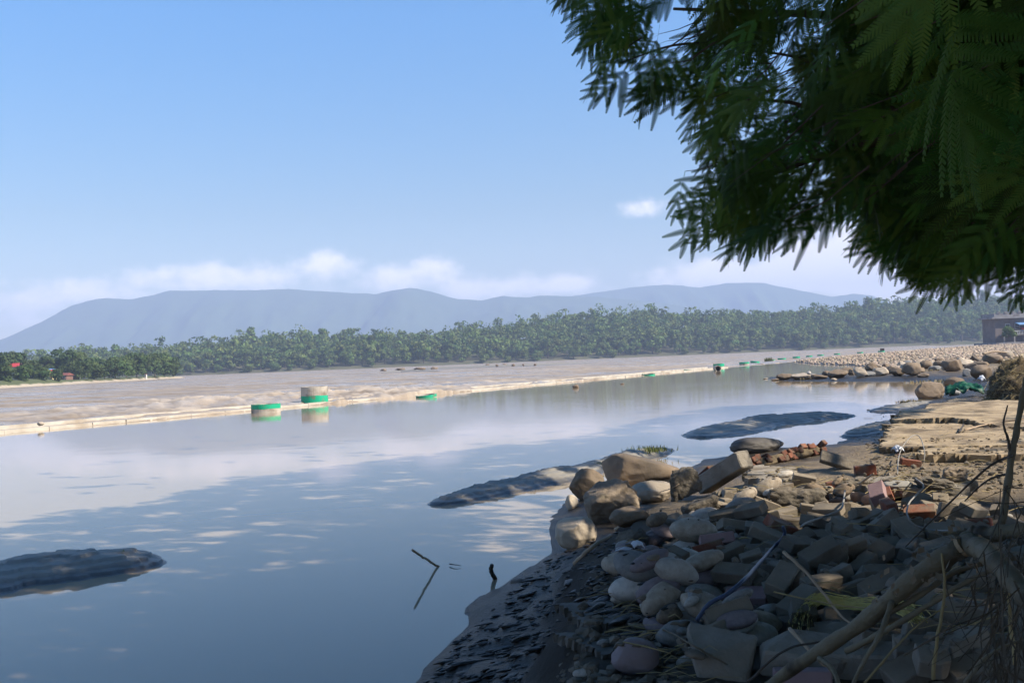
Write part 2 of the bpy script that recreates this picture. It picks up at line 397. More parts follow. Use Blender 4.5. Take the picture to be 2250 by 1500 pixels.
# --- near bank: one height field from the waterline traced on the water plane
SHORE = [Vector((-1.6, -8, 0)), Vector((-1.15, 3, 0))] + [at(*q) for q in (
    (915, 1500), (975, 1405), (1060, 1330), (1140, 1270), (1208, 1205), (1222, 1140), (1262, 1095), (1380, 1075), (1490, 1035), (1560, 1008),
    (1650, 992), (1760, 985), (1850, 975), (1890, 945), (1960, 915), (1940, 893), (1985, 885), (2035, 874), (2095, 858), (2120, 848), (2060, 841),
    (1960, 838), (1850, 839), (1760, 838), (1685, 836), (1690, 828), (1800, 822), (1880, 816), (1935, 809), (1870, 803), (1790, 800), (1738, 795),
    (1800, 788), (1900, 779), (2000, 771.5), (2100, 764))] + [Vector((200, 330, 0)), Vector((420, 330, 0)), Vector((420, -8, 0))]
SH = np.array([(v.x, v.y) for v in SHORE])
def shore_sd(p):
    p = np.asarray(p, float); shp = p.shape[:-1]; p = p.reshape(-1, 2)
    best = np.full(len(p), 1e9); ins = np.zeros(len(p), bool); n = len(SH)
    for i in range(n):
        a = SH[i]; b = SH[(i + 1) % n]; ab = b - a
        tt = np.clip(((p - a) @ ab) / (ab @ ab), 0, 1); q = p - a - tt[:, None] * ab
        best = np.minimum(best, np.einsum('ij,ij->i', q, q))
        cond = (a[1] > p[:, 1]) != (b[1] > p[:, 1])
        xi = a[0] + (p[:, 1] - a[1]) / (b[1] - a[1] + 1e-12) * ab[0]
        ins ^= cond & (p[:, 0] < xi)
    d = np.sqrt(best); return np.where(ins, d, -d).reshape(shp)
def bank_z(p):
    p = np.asarray(p, float); x, y = p[..., 0], p[..., 1]
    sd = shore_sd(p); sc = np.clip(y / 12, .8, 6)
    sd = sd + fbm(p * 1.1, 2, 5) * .17 * np.clip(y / 9, 1, 3)
    u = sd / sc
    near = 1 - sstep(9.6, 12.5, y)                                   # eroded scarp beside the brick heap
    zn = .11 * np.clip(u / .8, 0, 1) + .03 * sstep(0, .5, u) + .30 * sstep(.85, 1.35, u + .12 * fbm(p * 3, 3, 8))
    zf = .16 * sstep(0, .8, u) + .22 * sstep(.7, 3.5, u)
    z = zn * near + zf * (1 - near)
    bar = sstep(75, 95, y)
    z = z * (1 - bar) + bar * (.10 * sstep(0, 1.2, sd) + .5 * sstep(.5, 14, sd))
    rise = sstep(0, 6, x - .50 * y + 1.0) * (1 - sstep(30, 60, y)); z = z + rise * .25 * sstep(.5, 2, u)
    z = z + (.022 * fbm(p * 5, 4, 11) + .014 * fbm(p * 14, 3, 14) + .03 * fbm(p * 1.7, 3, 12)) * sstep(-.1, .5, u) * (1 - bar)
    z = z + bar * .05 * fbm(p * .6, 3, 13)
    z = z + near * .035 * fbm(p * np.array([7., 11.]), 4, 17) * sstep(0, .25, u) * (1 - sstep(.9, 1.4, u))
    under = np.clip(u * .28, -.5, 0)
    return np.where(u < 0, under - .012, z)
def bank1(x, y): return float(bank_z(np.array([[x, y]]))[0])
nu, nv = 450, 450
Ty = np.linspace(0, 1, nv); Yb = -5 + 8 * Ty + 9 * (np.exp(Ty * 3.62) - 1)
Su = np.linspace(-.36, .98, nu)
UU, VV = np.meshgrid(Su, Yb, indexing='ij'); XB = UU * (VV + 9); YB = VV
PB = np.stack([XB, YB], -1); ZB = bank_z(PB)
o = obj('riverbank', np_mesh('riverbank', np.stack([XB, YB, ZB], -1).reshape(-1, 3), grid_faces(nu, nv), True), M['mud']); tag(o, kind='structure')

def hit(px, py, extra=0.0):
    """where the sight line through a pixel meets the bank"""
    d = ray(px, py); lo = 2.0; t_ = np.linspace(2.0, 400, 1) if d.z >= 0 else None
    ts = 2.0 * (150.0) ** np.linspace(0, 1, 700)
    pts = np.array([0, 0, CAMZ]) + np.outer(ts, np.array(d)); zz = np.maximum(bank_z(pts[:, :2]), 0) + extra
    k = np.argmax(pts[:, 2] < zz)
    if k == 0: return at(px, py, 0)
    a, b = pts[k - 1], pts[k]; ga = a[2] - zz[k - 1]; gb = b[2] - zz[k]
    f = ga / (ga - gb + 1e-9); return Vector(a + (b - a) * f)

# --- mud bars left by the flood in the pond
def mud_bar(axis_px, width, height, seed, ripple=.012):
    P = [at(*q) for q in axis_px]; C = curve(P, 110); n = len(C); nw = 60
    V = []
    for i, c in enumerate(C):
        tg = (C[min(i + 1, n - 1)] - C[max(i - 1, 0)]).normalized(); sd_ = Vector((-tg.y, tg.x, 0))
        u = i / (n - 1); prof = math.sqrt(max(0, 1 - (2 * u - 1) ** 2)) ** .8
        wl, wr = [1 + .5 * float(fbm(np.array([[u * 5.0, q + seed]]), 4, seed)[0]) for q in (0, 9)]
        for k in range(nw):
            w_ = (k / (nw - 1)) * 2 - 1
            q = c + sd_ * (w_ * width * (prof * .92 + .08) * (wl if w_ < 0 else wr))
            V.append((q.x, q.y, (1 - abs(w_) ** 1.7) * prof, w_))
    V = np.array(V); p2 = V[:, :2]; e = V[:, 2]
    q2 = p2[:, 0] * .55 + p2[:, 1] * .83 + .22 * fbm(p2 * 1.1, 3, seed + 3)
    rip = np.abs(np.sin(q2 * 15)) ** .7 - .5
    z = height * (e * 1.3 - .20) + height * .5 * fbm(p2 * 1.1, 4, seed) * e + ripple * rip * sstep(.08, .5, e) + .03 * fbm(p2 * 4, 4, seed + 1) * np.sqrt(e) + .014 * fbm(p2 * 16, 3, seed + 2) * e
    step = np.round(z / .045) * .045; z = z * .55 + step * .45
    me = np_mesh('mud_bar', np.concatenate([p2, z[:, None]], 1), grid_faces(n, nw), True)
    o = obj('mud_bar', me, M['silt']); tag(o, kind='structure'); return o
mud_bar([(-160, 1292), (30, 1266), (200, 1246), (338, 1222)], .85, .13, 31, .010)
mud_bar([(948, 1112), (1080, 1078), (1260, 1042), (1400, 1005), (1478, 988)], .50, .13, 37, .022)
mud_bar([(1535, 962), (1620, 938), (1740, 922), (1875, 912)], 1.05, .15, 41, .02)
mud_bar([(1870, 962), (1915, 945), (1972, 928)], .55, .1, 43)
mud_bar([(1925, 905), (2000, 893), (2060, 884)], .7, .09, 47)
# low bar out in the river with flood debris
mud_bar([(838, 819), (890, 816.5), (962, 815)], 2.2, .35, 51, .0)
mud_bar([(900, 812.5), (1000, 809), (1170, 803), (1300, 797)], 4.5, .45, 53, .0)

# --- far bank: wooded rise beyond the river
FB = [at(*q) for q in ((-60, 842), (150, 834.5), (400, 824), (700, 812.2), (1000, 799.6), (1400, 783), (1800, 767), (2100, 754.8), (2250, 749))]
FB = [Vector((min(max(v.x, -900), 900), v.y, 0)) for v in FB]
fpx = np.array([-60, 150, 400, 700, 1000, 1400, 1800, 2100, 2260])
FDIST = np.array([640, 620, 600, 610, 640, 690, 730, 760, 780.])      # range of the waterline along each sight line
# height of the wood's top edge above the horizon line, in pixels, along the belt
TOPX = np.array([-60, 100, 300, 500, 700, 900, 1100, 1280, 1400, 1600, 1800, 1950, 2150, 2260])
TOPY = np.array([785, 778, 762, 748, 738, 730, 716, 690, 682, 690, 680, 662, 652, 650])
def az_px(px): return math.atan((px - 1125) / FPX)
def px_of(x, y): return 1125 + FPX * x / y
def far_base(px): return np.interp(px, fpx, FDIST)
def far_z(x, y):
    px = px_of(x, y); b = far_base(px); crest = (hor(px) - np.interp(px, TOPX, TOPY)) / FPX * (b + 160) - 13
    crest = np.maximum(crest, 2)
    d = y - b
    return np.where(d < 0, -1.2 + 0 * d, 1.6 * sstep(0, 10, d) + crest * sstep(5, 170, d) + 3 * fbm(np.stack([x, y], -1) * .02, 3, 61) * sstep(0, 60, d)) - .2 * (d < 3)
PXg = np.linspace(-250, 2600, 160); Dg = np.concatenate([np.linspace(-8, 30, 14), np.linspace(40, 420, 30)])
PP, DD = np.meshgrid(PXg, Dg, indexing='ij'); Yf = far_base(PP) + DD; Xf = (PP - 1125) / FPX * Yf
Zf = far_z(Xf, Yf)
o = obj('far_bank_hill', np_mesh('far_bank_hill', np.stack([Xf, Yf, Zf], -1).reshape(-1, 3), grid_faces(len(PXg), len(Dg)), True), M['forest_floor']); tag(o, kind='structure')

# --- mountains
def mountain(name, ridge, Y0, seed, base_py=None):
    rx = np.array([q[0] for q in ridge]); ry = np.array([q[1] for q in ridge])
    pxs = np.linspace(rx[0], rx[-1], 420); t_ = np.linspace(-1, 1, 60)
    P_, T_ = np.meshgrid(pxs, t_, indexing='ij')
    hgt = (hor(P_) - np.interp(P_, rx, ry)) / FPX * Y0
    Yv = Y0 + T_ * 620; Xv = (P_ - 1125) / FPX * Y0
    q = np.stack([Xv, Yv], -1)
    prof = (1 - np.abs(T_)) ** .85
    spur = fbm(np.stack([Xv * .0075, Yv * .0022], -1), 5, seed)
    Zv = hgt * (prof + .38 * spur * (np.abs(T_) ** 1.3) * (1 - np.abs(T_)) * 3.2) + 3.0 * fbm(q * .03, 4, seed + 5) * prof - 2
    o = obj(name, np_mesh(name, np.stack([Xv, Yv, Zv], -1).reshape(-1, 3), grid_faces(len(pxs), len(t_)), True), M['mountain']); tag(o, kind='structure')
mountain('mountain_ridge', [(-700, 800), (-300, 790), (-60, 760), (0, 745), (40, 727), (100, 700), (165, 666), (215, 652), (240, 650), (290, 653), (330, 646), (370, 635), (450, 633), (560, 633), (640, 630),
    (760, 638), (830, 641), (905, 628), (950, 636), (1010, 653), (1060, 656), (1110, 646), (1160, 650), (1200, 645), (1300, 648), (1400, 655), (1500, 668), (1700, 690), (1900, 715), (2300, 735)], 3900, 71)
mountain('mountain_range', [(900, 790), (1100, 690), (1250, 648), (1300, 641), (1400, 626), (1470, 621), (1540, 628), (1600, 618), (1680, 617), (1750, 632), (1830, 648), (1880, 642), (1915, 645), (1970, 668), (2060, 692), (2300, 700), (2700, 720)], 4700, 77)

# ================================================================== WEIR AND CEMENT RINGS
M['weir'] = material('weathered_pale_concrete', [(.35, .31, .255), (.46, .415, .345), (.53, .48, .41)], 1.1, .9, .4, 9, stain=(.7, (.26, .20, .14), .52, .75))
M['weir_top'] = material('silted_concrete_deck', [(.17, .155, .14), (.24, .22, .195)], .8, .6, .3, 6)
M['ring'] = material('stained_cement', [(.30, .27, .22), (.42, .38, .32), (.48, .44, .37)], 1.6, .9, .5, 12, stain=(2.2, (.16, .12, .085), .5, .72))
M['green'] = material('green_enamel_paint', [(.005, .30, .16), (.01, .38, .21)], 1.5, .55, .15, 12, stain=(2.4, (.13, .14, .09), .54, .74))
root = empty('concrete_weir', wall_pt(40)); base = Vector(root.location)
tag(root, 'long pale concrete weir wall dividing the still pond from the muddy river', 'weir')
def wall_frame(y):
    a, b = wall_pt(y - .5), wall_pt(y + .5); tg = (b - a).normalized(); return wall_pt(y), tg, Vector((-tg.y, tg.x, 0))
def strip(y0, y1, n, o0, o1, z0, z1, jit=0.0):
    V = []; F = []
    for i in range(n + 1):
        y = y0 + (y1 - y0) * i / n; c, tg, nn = wall_frame(y); j = jit * vn(np.array([[y * .8, o0]]), 4)[0]
        for (oo, z) in ((o0, z0), (o0, z1 + j), (o1, z1 + j), (o1, z0)):
            q = c + nn * oo - base; V.append((q.x, q.y, z))
    for i in range(n):
        for k in range(4): F.append((i * 4 + k, i * 4 + (k + 1) % 4, (i + 1) * 4 + (k + 1) % 4, (i + 1) * 4 + k))
    F.append((0, 3, 2, 1)); F.append(tuple(n * 4 + k for k in range(4)))
    me = bpy.data.meshes.new('strip'); me.from_pydata(V, [], F); me.update(); return me
y = 14.0; yend = 116.0; k = 0
while y < yend:
    L = 1.35 + .5 * random.random()
    top = .10 + .02 * random.random()
    obj('kerb_block', strip(y + .012, y + L - .012, 2, random.uniform(-.02, .02), .30, -.5, top, .008), M['weir'], root); y += L; k += 1
obj('deck', strip(14, yend, 80, .305, 2.0, -.5, .03, .01), M['weir_top'], root)
obj('rear_kerb', strip(14, yend, 80, 2.003, 2.2, -.5, .17, .02), M['weir'], root)

def ring_meshes(rad, hgt, g0, g1, wave, seed, bot=-.25):
    n = 40; th = .07
    V = []; F = []
    prof = [(rad, bot), (rad, hgt), (rad - th, hgt), (rad - th, bot)]
    for i in range(n):
        a = 2 * math.pi * i / n; jag = .03 * hgt * vn(np.array([[math.cos(a) * 3 + seed, math.sin(a) * 3]]), 2)[0]
        for r_, z in prof: V.append((r_ * math.cos(a), r_ * math.sin(a), z + (jag if z > 0 else 0)))
    for i in range(n):
        j = (i + 1) % n
        for q in range(4): F.append((i * 4 + q, j * 4 + q, j * 4 + (q + 1) % 4, i * 4 + (q + 1) % 4))
    me = bpy.data.meshes.new('ring_body'); me.from_pydata(V, [], F); me.update()
    V = []; F = []
    for i in range(n):
        a = 2 * math.pi * i / n; w_ = wave * vn(np.array([[math.cos(a) * 1.6 + seed, math.sin(a) * 1.6]]), 5)[0]
        lo = g0 * hgt + (w_ if g0 > .1 else 0); hi = g1 * hgt + (w_ if g1 < .95 else .002)
        for r_, z in ((rad + .004, lo), (rad + .004, hi), (rad - .01, hi), (rad - .01, lo)): V.append((r_ * math.cos(a), r_ * math.sin(a), z))
    for i in range(n):
        j = (i + 1) % n
        for q in range(4): F.append((i * 4 + q, j * 4 + q, j * 4 + (q + 1) % 4, i * 4 + (q + 1) % 4))
    g = bpy.data.meshes.new('paint_band'); g.from_pydata(V, [], F); g.update()
    return me, g
RINGS = [  # px, base py, width px, height px, paint from, paint to, base z, tilt, label
    (577, 907, 64, 18.5, .45, 1.0, 0, 0, 'low cement ring with green upper band and stained base, left end of the ring row'),
    (686, 886.5, 59, 37, 0.0, .42, .05, 0, 'tall bare grey cement ring with a wavy green band round its foot'),
    (935, 873.5, 46, 6, 0.0, 1.0, 0, 4, 'tilted all-green cement ring mostly sunk beside the pale weir'),
    (1427, 824.5, 29, 3.2, 0.0, 1.0, 0, 3, 'long low green ring rim awash, first right of the round pond stone'),
    (1514, 814.3, 20, 2.6, 0.0, 1.0, 0, 2, 'small low green ring rim awash left of the pipe end'),
    (1582, 808.5, 24, 9.5, .35, 1.0, 0, 0, 'green topped cement ring standing right behind the dark pipe end'),
    (1638, 801.8, 22, 6.5, .45, 1.0, 0, 0, 'green topped ring just right of the one behind the pipe'),
    (1661, 797.5, 20, 4, .1, 1.0, 0, 5, 'leaning green ring with a dark plank lying before it'),
    (1697, 792.4, 14, 3, 0.0, 1.0, 0, 4, 'green ring half hidden by a tuft of grass'),
    (1720, 789.6, 18, 3, 0.0, 1.0, 0, 0, 'low green ring with a brown lump on it'),
    (1752, 786.6, 16, 3.4, 0.0, 1.0, 0, 0, 'low green ring, third right of the grass tuft'),
    (1780, 783.9, 14, 2.8, 0.0, 1.0, 0, 0, 'low green ring, fourth right of the grass tuft'),
    (1805, 781.6, 14, 2.8, 0.0, 1.0, 0, 0, 'low green ring, fifth right of the grass tuft'),
    (1841, 779, 13, 2.6, 0.0, 1.0, 0, 0, 'low green ring, sixth right of the grass tuft'),
    (1892, 775.8, 13, 2.6, 0.0, 1.0, 0, 0, 'low green ring, second from the far right end'),
    (1939, 773.2, 14, 3, 0.0, 1.0, 0, 0, 'low green ring under a dark box at the far right end'),
]
for i, (px, py, wpx, hpx, g0, g1, bz, tilt, lab) in enumerate(RINGS):
    G = at(px, py, bz); G.y = G.y; d = G.y
    rad = wpx * d / FPX / 2; hg = hpx * d / FPX
    r0 = empty('cement_ring', (G.x, G.y + rad, bz)); r0.rotation_euler = (R(-tilt), R(tilt * .7), random.random() * 6)
    tag(r0, lab, 'cement ring', 'cement rings in a row along the weir')
    b, gr = ring_meshes(rad, hg, g0, g1, .07 * hg if i == 1 else .03 * hg, i * 3.7, -.25 if bz == 0 else -.03)
    obj('ring_body', b, M['ring'], r0); obj('paint_band', gr, M['green'], r0)
M['dark'] = material('dark_timber_and_bore', [(.03, .026, .022), (.06, .05, .04)], 3, .9)
# pipe end, box and plank beside the rings
G = at(1578.5, 814.5, 0); rr = 13.5 * G.y / FPX / 2
mb = MB(); n = 24
prof = [(rr, 0), (rr, 1.1), (rr * .82, 1.1), (rr * .82, 0)]
V = [(r_ * math.cos(2 * math.pi * i / n), yy_, r_ * math.sin(2 * math.pi * i / n)) for i in range(n) for (r_, yy_) in prof]
mb.add(V, [(i * 4 + q, ((i + 1) % n) * 4 + q, ((i + 1) % n) * 4 + (q + 1) % 4, i * 4 + (q + 1) % 4) for i in range(n) for q in range(4)])
pe = empty('concrete_pipe', (G.x, G.y, rr * .75)); tag(pe, 'short dark concrete pipe end lying open towards the pond', 'pipe'); obj('pipe_wall', mb.mesh('pipe_wall'), M['ring'], pe)
mb = MB(); mb.tube([(0, .8, 0), (0, .9, 0)], rr * .815, 20); obj('dark_bore_disc', mb.mesh('dark_bore_disc'), M['dark'], pe)  # dark disc set in the bore stands in for the unlit inside
G = at(1941.5, 772, .25); s_ = 7 * G.y / FPX
bx = empty('crate', (G.x, G.y + .8, .36)); tag(bx, 'small dark box on the far right green ring', 'box')
obj('crate_body', MB().box((-s_ / 2, -s_ / 2, 0), (s_ / 2, s_ / 2, s_ * .75)).mesh('crate_body'), M['dark'], bx); obj('lid', MB().box((-s_ * .55, -s_ * .55, s_ * .752), (s_ * .55, s_ * .55, s_ * .86)).mesh('lid'), M['dark'], bx)
G = at(1668, 799.8, 0.0); pl = obj('plank', MB().prism([(-.45, -.07), (.5, -.05), (.52, .06), (-.47, .09)], -.03, .05).mesh('plank'), M['dark'], None, (G.x, G.y, .03), (0, R(2), R(8))); tag(pl, 'dark plank floating before the leaning green ring', 'plank')
M['straw'] = material('dry_straw', [(.22, .17, .08), (.36, .29, .15)], 8, .9, vary=.25)
M['grass'] = material('river_grass', [(.09, .12, .03), (.20, .21, .07)], 6, .8, vary=.2, trans=.25)
def tuft_mesh(n, h, spread, wdt, seed, lean=.5):
    r_ = np.random.default_rng(seed); V = []; F = []
    for i in range(n):
        a = r_.random() * 6.283; b = np.array([r_.normal() * spread, r_.normal() * spread, 0]); hh = h * (.5 + .6 * r_.random()); dr = np.array([math.cos(a), math.sin(a), 0])
        sd_ = np.array([-dr[1], dr[0], 0]) * wdt; k = len(V)
        for q, u in enumerate((0, .5, 1)):
            c = b + dr * (lean * hh * u * u) + np.array([0, 0, hh * (u - .18 * u * u)])
            V += [c - sd_ * (1 - u * .85), c + sd_ * (1 - u * .85)]
        F += [(k, k + 1, k + 3, k + 2), (k + 2, k + 3, k + 5, k + 4)]
    return np_mesh('blades', np.array(V), np.array(F))
def tuft(px, py, hpx, n, spreadpx, label, matn='grass', z=None, group=None, seed=None):
    G = at(px, py, z) if z is not None else hit(px, py)
    k = G.y / FPX
    o = obj('grass_tuft', tuft_mesh(n, hpx * k, spreadpx * k * .5, max(.0025, 1.1 * k), seed or int(px)), M[matn], None, (G.x, G.y, max(G.z, 0) - .01)); tag(o, label, 'grass', group, 'stuff'); return o
tuft(1689, 794, 11, 60, 9, 'olive grass tuft growing beside a green ring at the weir end', z=0.02)
M['stone_brown'] = material('brown_river_stone', [(.11, .08, .055), (.20, .148, .10), (.27, .205, .145)], 2.2, .85, .5, 14, vary=.15, stain=(1.2, (.10, .08, .06), .5, .75), silt=.2)
M['stone_tan'] = material('tan_river_stone', [(.26, .21, .155), (.36, .30, .23), (.44, .38, .30)], 2.5, .88, .45, 16, vary=.15, silt=.2)
M['stone_grey'] = material('grey_river_stone', [(.17, .165, .155), (.25, .24, .22), (.31, .295, .27)], 2.5, .85, .4, 18, vary=.2, silt=.2)
M['stone_pale'] = material('pale_river_stone', [(.33, .30, .255), (.45, .41, .355), (.50, .46, .40)], 2.5, .85, .35, 20, vary=.15, silt=.2)
M['stone_purple'] = material('purple_grey_river_stone', [(.16, .125, .125), (.235, .19, .19)], 3, .8, .3, 18, vary=.12, silt=.2)
M['stone_red'] = material('reddish_river_stone', [(.24, .135, .085), (.34, .20, .13)], 3, .85, .35, 18, vary=.12, silt=.2)
def ico(n):
    bm = bmesh.new(); bmesh.ops.create_icosphere(bm, subdivisions=n, radius=1.0)
    V = np.array([v.co[:] for v in bm.verts]); F = np.array([[v.index for v in f.verts] for f in bm.faces]); bm.free(); return V, F
ICO = {k: ico(k) for k in (1, 2, 3, 4, 5)}
def rock_arrays(seed, sub=3, dims=(1, 1, 1), lump=.22, cuts=0, rough=.05, power=2.0):
    V, F = ICO[sub]; V = V.copy(); r_ = np.random.default_rng(seed)
    if power != 2.0: V = V / (np.sum(np.abs(V) ** power, 1) ** (1 / power))[:, None] * .88
    V = V * (1 + lump * fbm(V * 1.1 + seed * 3.1, 3, seed))[:, None]
    for c in range(cuts):
        n = r_.normal(size=3); n /= np.linalg.norm(n); dd = V @ n - r_.uniform(.55, .85)
        V = V - np.outer(np.maximum(dd, 0) * .9, n)
    if rough: V = V * (1 + rough * fbm(V * 5 + seed, 4, seed + 9))[:, None]
    return V * np.array(dims), F
def rock_mesh(seed, **kw):
    V, F = rock_arrays(seed, **kw); return np_mesh('stone', V, F, True)
ORD = ['first', 'second', 'third', 'fourth', 'fifth', 'sixth', 'seventh', 'eighth', 'ninth', 'tenth', 'eleventh', 'twelfth', 'thirteenth', 'fourteenth', 'fifteenth', 'sixteenth', 'seventeenth', 'eighteenth', 'nineteenth', 'twentieth',
       'twenty-first', 'twenty-second', 'twenty-third', 'twenty-fourth', 'twenty-fifth', 'twenty-sixth', 'twenty-seventh', 'twenty-eighth', 'twenty-ninth', 'thirtieth', 'thirty-first', 'thirty-second', 'thirty-third', 'thirty-fourth', 'thirty-fifth',
       'thirty-sixth', 'thirty-seventh', 'thirty-eighth', 'thirty-ninth', 'fortieth', 'forty-first', 'forty-second', 'forty-third', 'forty-fourth', 'forty-fifth', 'forty-sixth', 'forty-seventh', 'forty-eighth']
def boulder(px, py, wpx, hpx, mat_, seed, label, group=None, cuts=4, sub=4, z=None, deep=.8, yaw=None, name='boulder', tiltx=0, rough=.05, lump=.2):
    """a stone whose foot stands where the sight line meets the ground"""
    G = at(px, py, z) if z is not None else hit(px, py)
    d = G.y; w_ = wpx * d / FPX / 2; h_ = hpx * d / FPX
    me = rock_mesh(seed, sub=sub, dims=(w_, w_ * deep, h_ * .62), lump=lump, cuts=cuts, rough=rough)
    o = obj(name, me, M[mat_], None, (G.x, d + w_ * deep * .7, max(G.z, -.05) + h_ * .40), (R(tiltx), 0, R(random.uniform(-25, 25)) if yaw is None else R(yaw)))
    tag(o, label, 'boulder', group); return o
# the line of boulders running into the pond (positions read off an enlargement: x, foot, width, height)
Zb = [(285, 803, 125, 42), (208, 808, 62, 14), (430, 800, 155, 46), (355, 792, 62, 27), (520, 788, 72, 36), (570, 793, 112, 32), (640, 768, 72, 38), (745, 786, 152, 58),
      (800, 742, 92, 34), (690, 806, 46, 16), (910, 780, 104, 68), (835, 764, 54, 42), (880, 738, 72, 32), (990, 775, 78, 36), (1000, 728, 86, 58), (1080, 772, 104, 62), (1052, 716, 50, 26),
      (1180, 752, 100, 62), (1225, 770, 112, 52), (1250, 697, 72, 38), (1285, 722, 82, 42), (1350, 770, 142, 94), (1300, 680, 62, 32), (1390, 698, 82, 42), (1455, 714, 98, 58), (1530, 724, 92, 32), (1570, 706, 92, 52),
      (1690, 735, 154, 98), (1660, 676, 92, 42), (1790, 696, 112, 58), (1850, 656, 72, 46), (1850, 722, 112, 56), (1965, 662, 62, 42), (2020, 668, 142, 74), (2120, 620, 92, 52), (1925, 698, 122, 42), (1800, 775, 84, 62), (1430, 780, 84, 26), (1120, 705, 62, 32), (1400, 742, 72, 42), (1500, 694, 72, 38), (1620, 726, 62, 42), (1740, 664, 72, 38), (1720, 644, 62, 30), (1900, 764, 72, 42), (1560, 655, 62, 30), (1480, 674, 62, 28), (1340, 709, 62, 38)]
Zb.sort(key=lambda q: q[0])
cyc = ['stone_brown', 'stone_tan', 'stone_brown', 'stone_grey', 'stone_tan', 'stone_brown']
for i, (X_, Y_, W_, H_) in enumerate(Zb):
    mt = cyc[(i * 5 + i // 3) % 6]; cw = {'stone_brown': 'brown', 'stone_tan': 'tan', 'stone_grey': 'grey'}[mt]
    sz = 'large' if W_ > 120 else ('small' if W_ < 75 else 'middling')
    boulder(1650 + X_ / 3.75, 620 + Y_ / 3.75, W_ / 3.75 * 1.22, H_ / 3.75 * 1.18, mt, 200 + i, f'{sz} {cw} boulder, {ORD[i]} from the water end of the boulder row', 'boulders in the row running into the pond', sub=4, cuts=7, lump=.26, rough=.07)
boulder(1682.5, 832.6, 11, 2.6, 'stone_tan', 251, 'flat stone alone in the water off the boulder row', z=0, sub=3)
boulder(1778.5, 822, 10, 7, 'stone_pale', 252, 'small pale upright stone standing on the boulder row', z=.35, sub=3, cuts=2)
boulder(2050, 876, 62, 41, 'stone_brown', 253, 'big smooth brown boulder at the water edge left of the green sheet', sub=5, cuts=3, deep=.9)
boulder(2103, 851, 43, 22, 'stone_brown', 254, 'mossy brown boulder behind the big smooth one', sub=4)
boulder(2115, 859, 36, 17, 'stone_tan', 255, 'flat tan boulder between big boulder and green sheet', sub=4)
boulder(2100, 868, 26, 13, 'stone_grey', 256, 'small angular grey stone before the flat tan boulder', sub=4)
boulder(2164, 832, 50, 32, 'stone_brown', 257, 'square orange-brown block beside the straw heap', sub=4, cuts=7, lump=.1)
boulder(1266, 852, 17, 7, 'stone_brown', 258, 'round brown stone alone in the still pond near the weir', z=0, sub=3, cuts=1)
boulder(1368, 844, 9, 2.5, 'stone_brown', 259, 'tiny flat stone breaking the pond surface', z=0, sub=3)
boulder(87, 934, 16, 8, 'stone_tan', 260, 'small tan stone sitting on the weir near the left edge', z=.15, sub=3)
for i, (px, py) in enumerate(((1735, 826), (1765, 833), (2010, 812), (2050, 815), (2095, 834))):
    tuft(px, py, 7, 40, 16, ['dry grass patch at foot of the boulder row, outermost', 'dry grass patch low between outer row boulders', 'dry grass patch mid way up the boulder row', 'dry grass patch behind the mossy inlet', 'dry grass patch beside the mossy brown boulder'][i], 'straw')
tuft(1998, 884, 9, 140, 26, 'pale grass clump at the water edge left of the big smooth boulder', 'straw')
tuft(2070, 838, 7, 160, 60, 'broad dry grass patch at the head of the little inlet', 'straw')

# --- cobble bar: thousands of stones too small to pick apart
M['cobble'] = material('sunlit_river_cobbles', [(.29, .215, .15), (.38, .295, .215), (.43, .35, .265)], .6, .9, vary=.3, hue=.015, attrib='tint')
CV, CF = ICO[1]
allV = []; allF = []; tint = []; nb = 0
tries = rng.random((19000, 2)); py_ = 758 + (830 - 758) * tries[:, 1] ** 1.0; px_ = 1730 + 560 * tries[:, 0]
dd = FPX * (CAMZ - .35) / np.maximum(py_ - (834 - .04 * px_), 4.0); xx = (px_ - 1125) / FPX * dd
sdv = shore_sd(np.stack([xx, dd], -1)); zz = bank_z(np.stack([xx, dd], -1))
keep = (sdv > .2) & (dd > 78) & (dd < 325)
for x_, y_, z_ in zip(xx[keep], dd[keep], zz[keep]):
    r_ = rng.uniform(.09, .18) * (1 + .35 * (y_ > 150)); s3 = np.array([r_ * rng.uniform(.9, 1.5), r_, r_ * rng.uniform(.5, .8)]); a = rng.random() * 6.28
    v = CV * (1 + .25 * (rng.random(len(CV)) - .5))[:, None] * s3; c_, s_ = math.cos(a), math.sin(a)
    v = np.stack([v[:, 0] * c_ - v[:, 1] * s_, v[:, 0] * s_ + v[:, 1] * c_, v[:, 2]], 1) + np.array([x_, y_, z_ + r_ * .25])
    allV.append(v); allF.append(CF + nb); nb += len(v); tint += [rng.random()] * len(v)
me = np_mesh('cobbles', np.concatenate(allV), np.concatenate(allF), True); attr(me, 'tint', tint)
o = obj('cobbles', me, M['cobble']); tag(o, 'wide bar of pale cobbles behind the boulder row', kind='stuff')

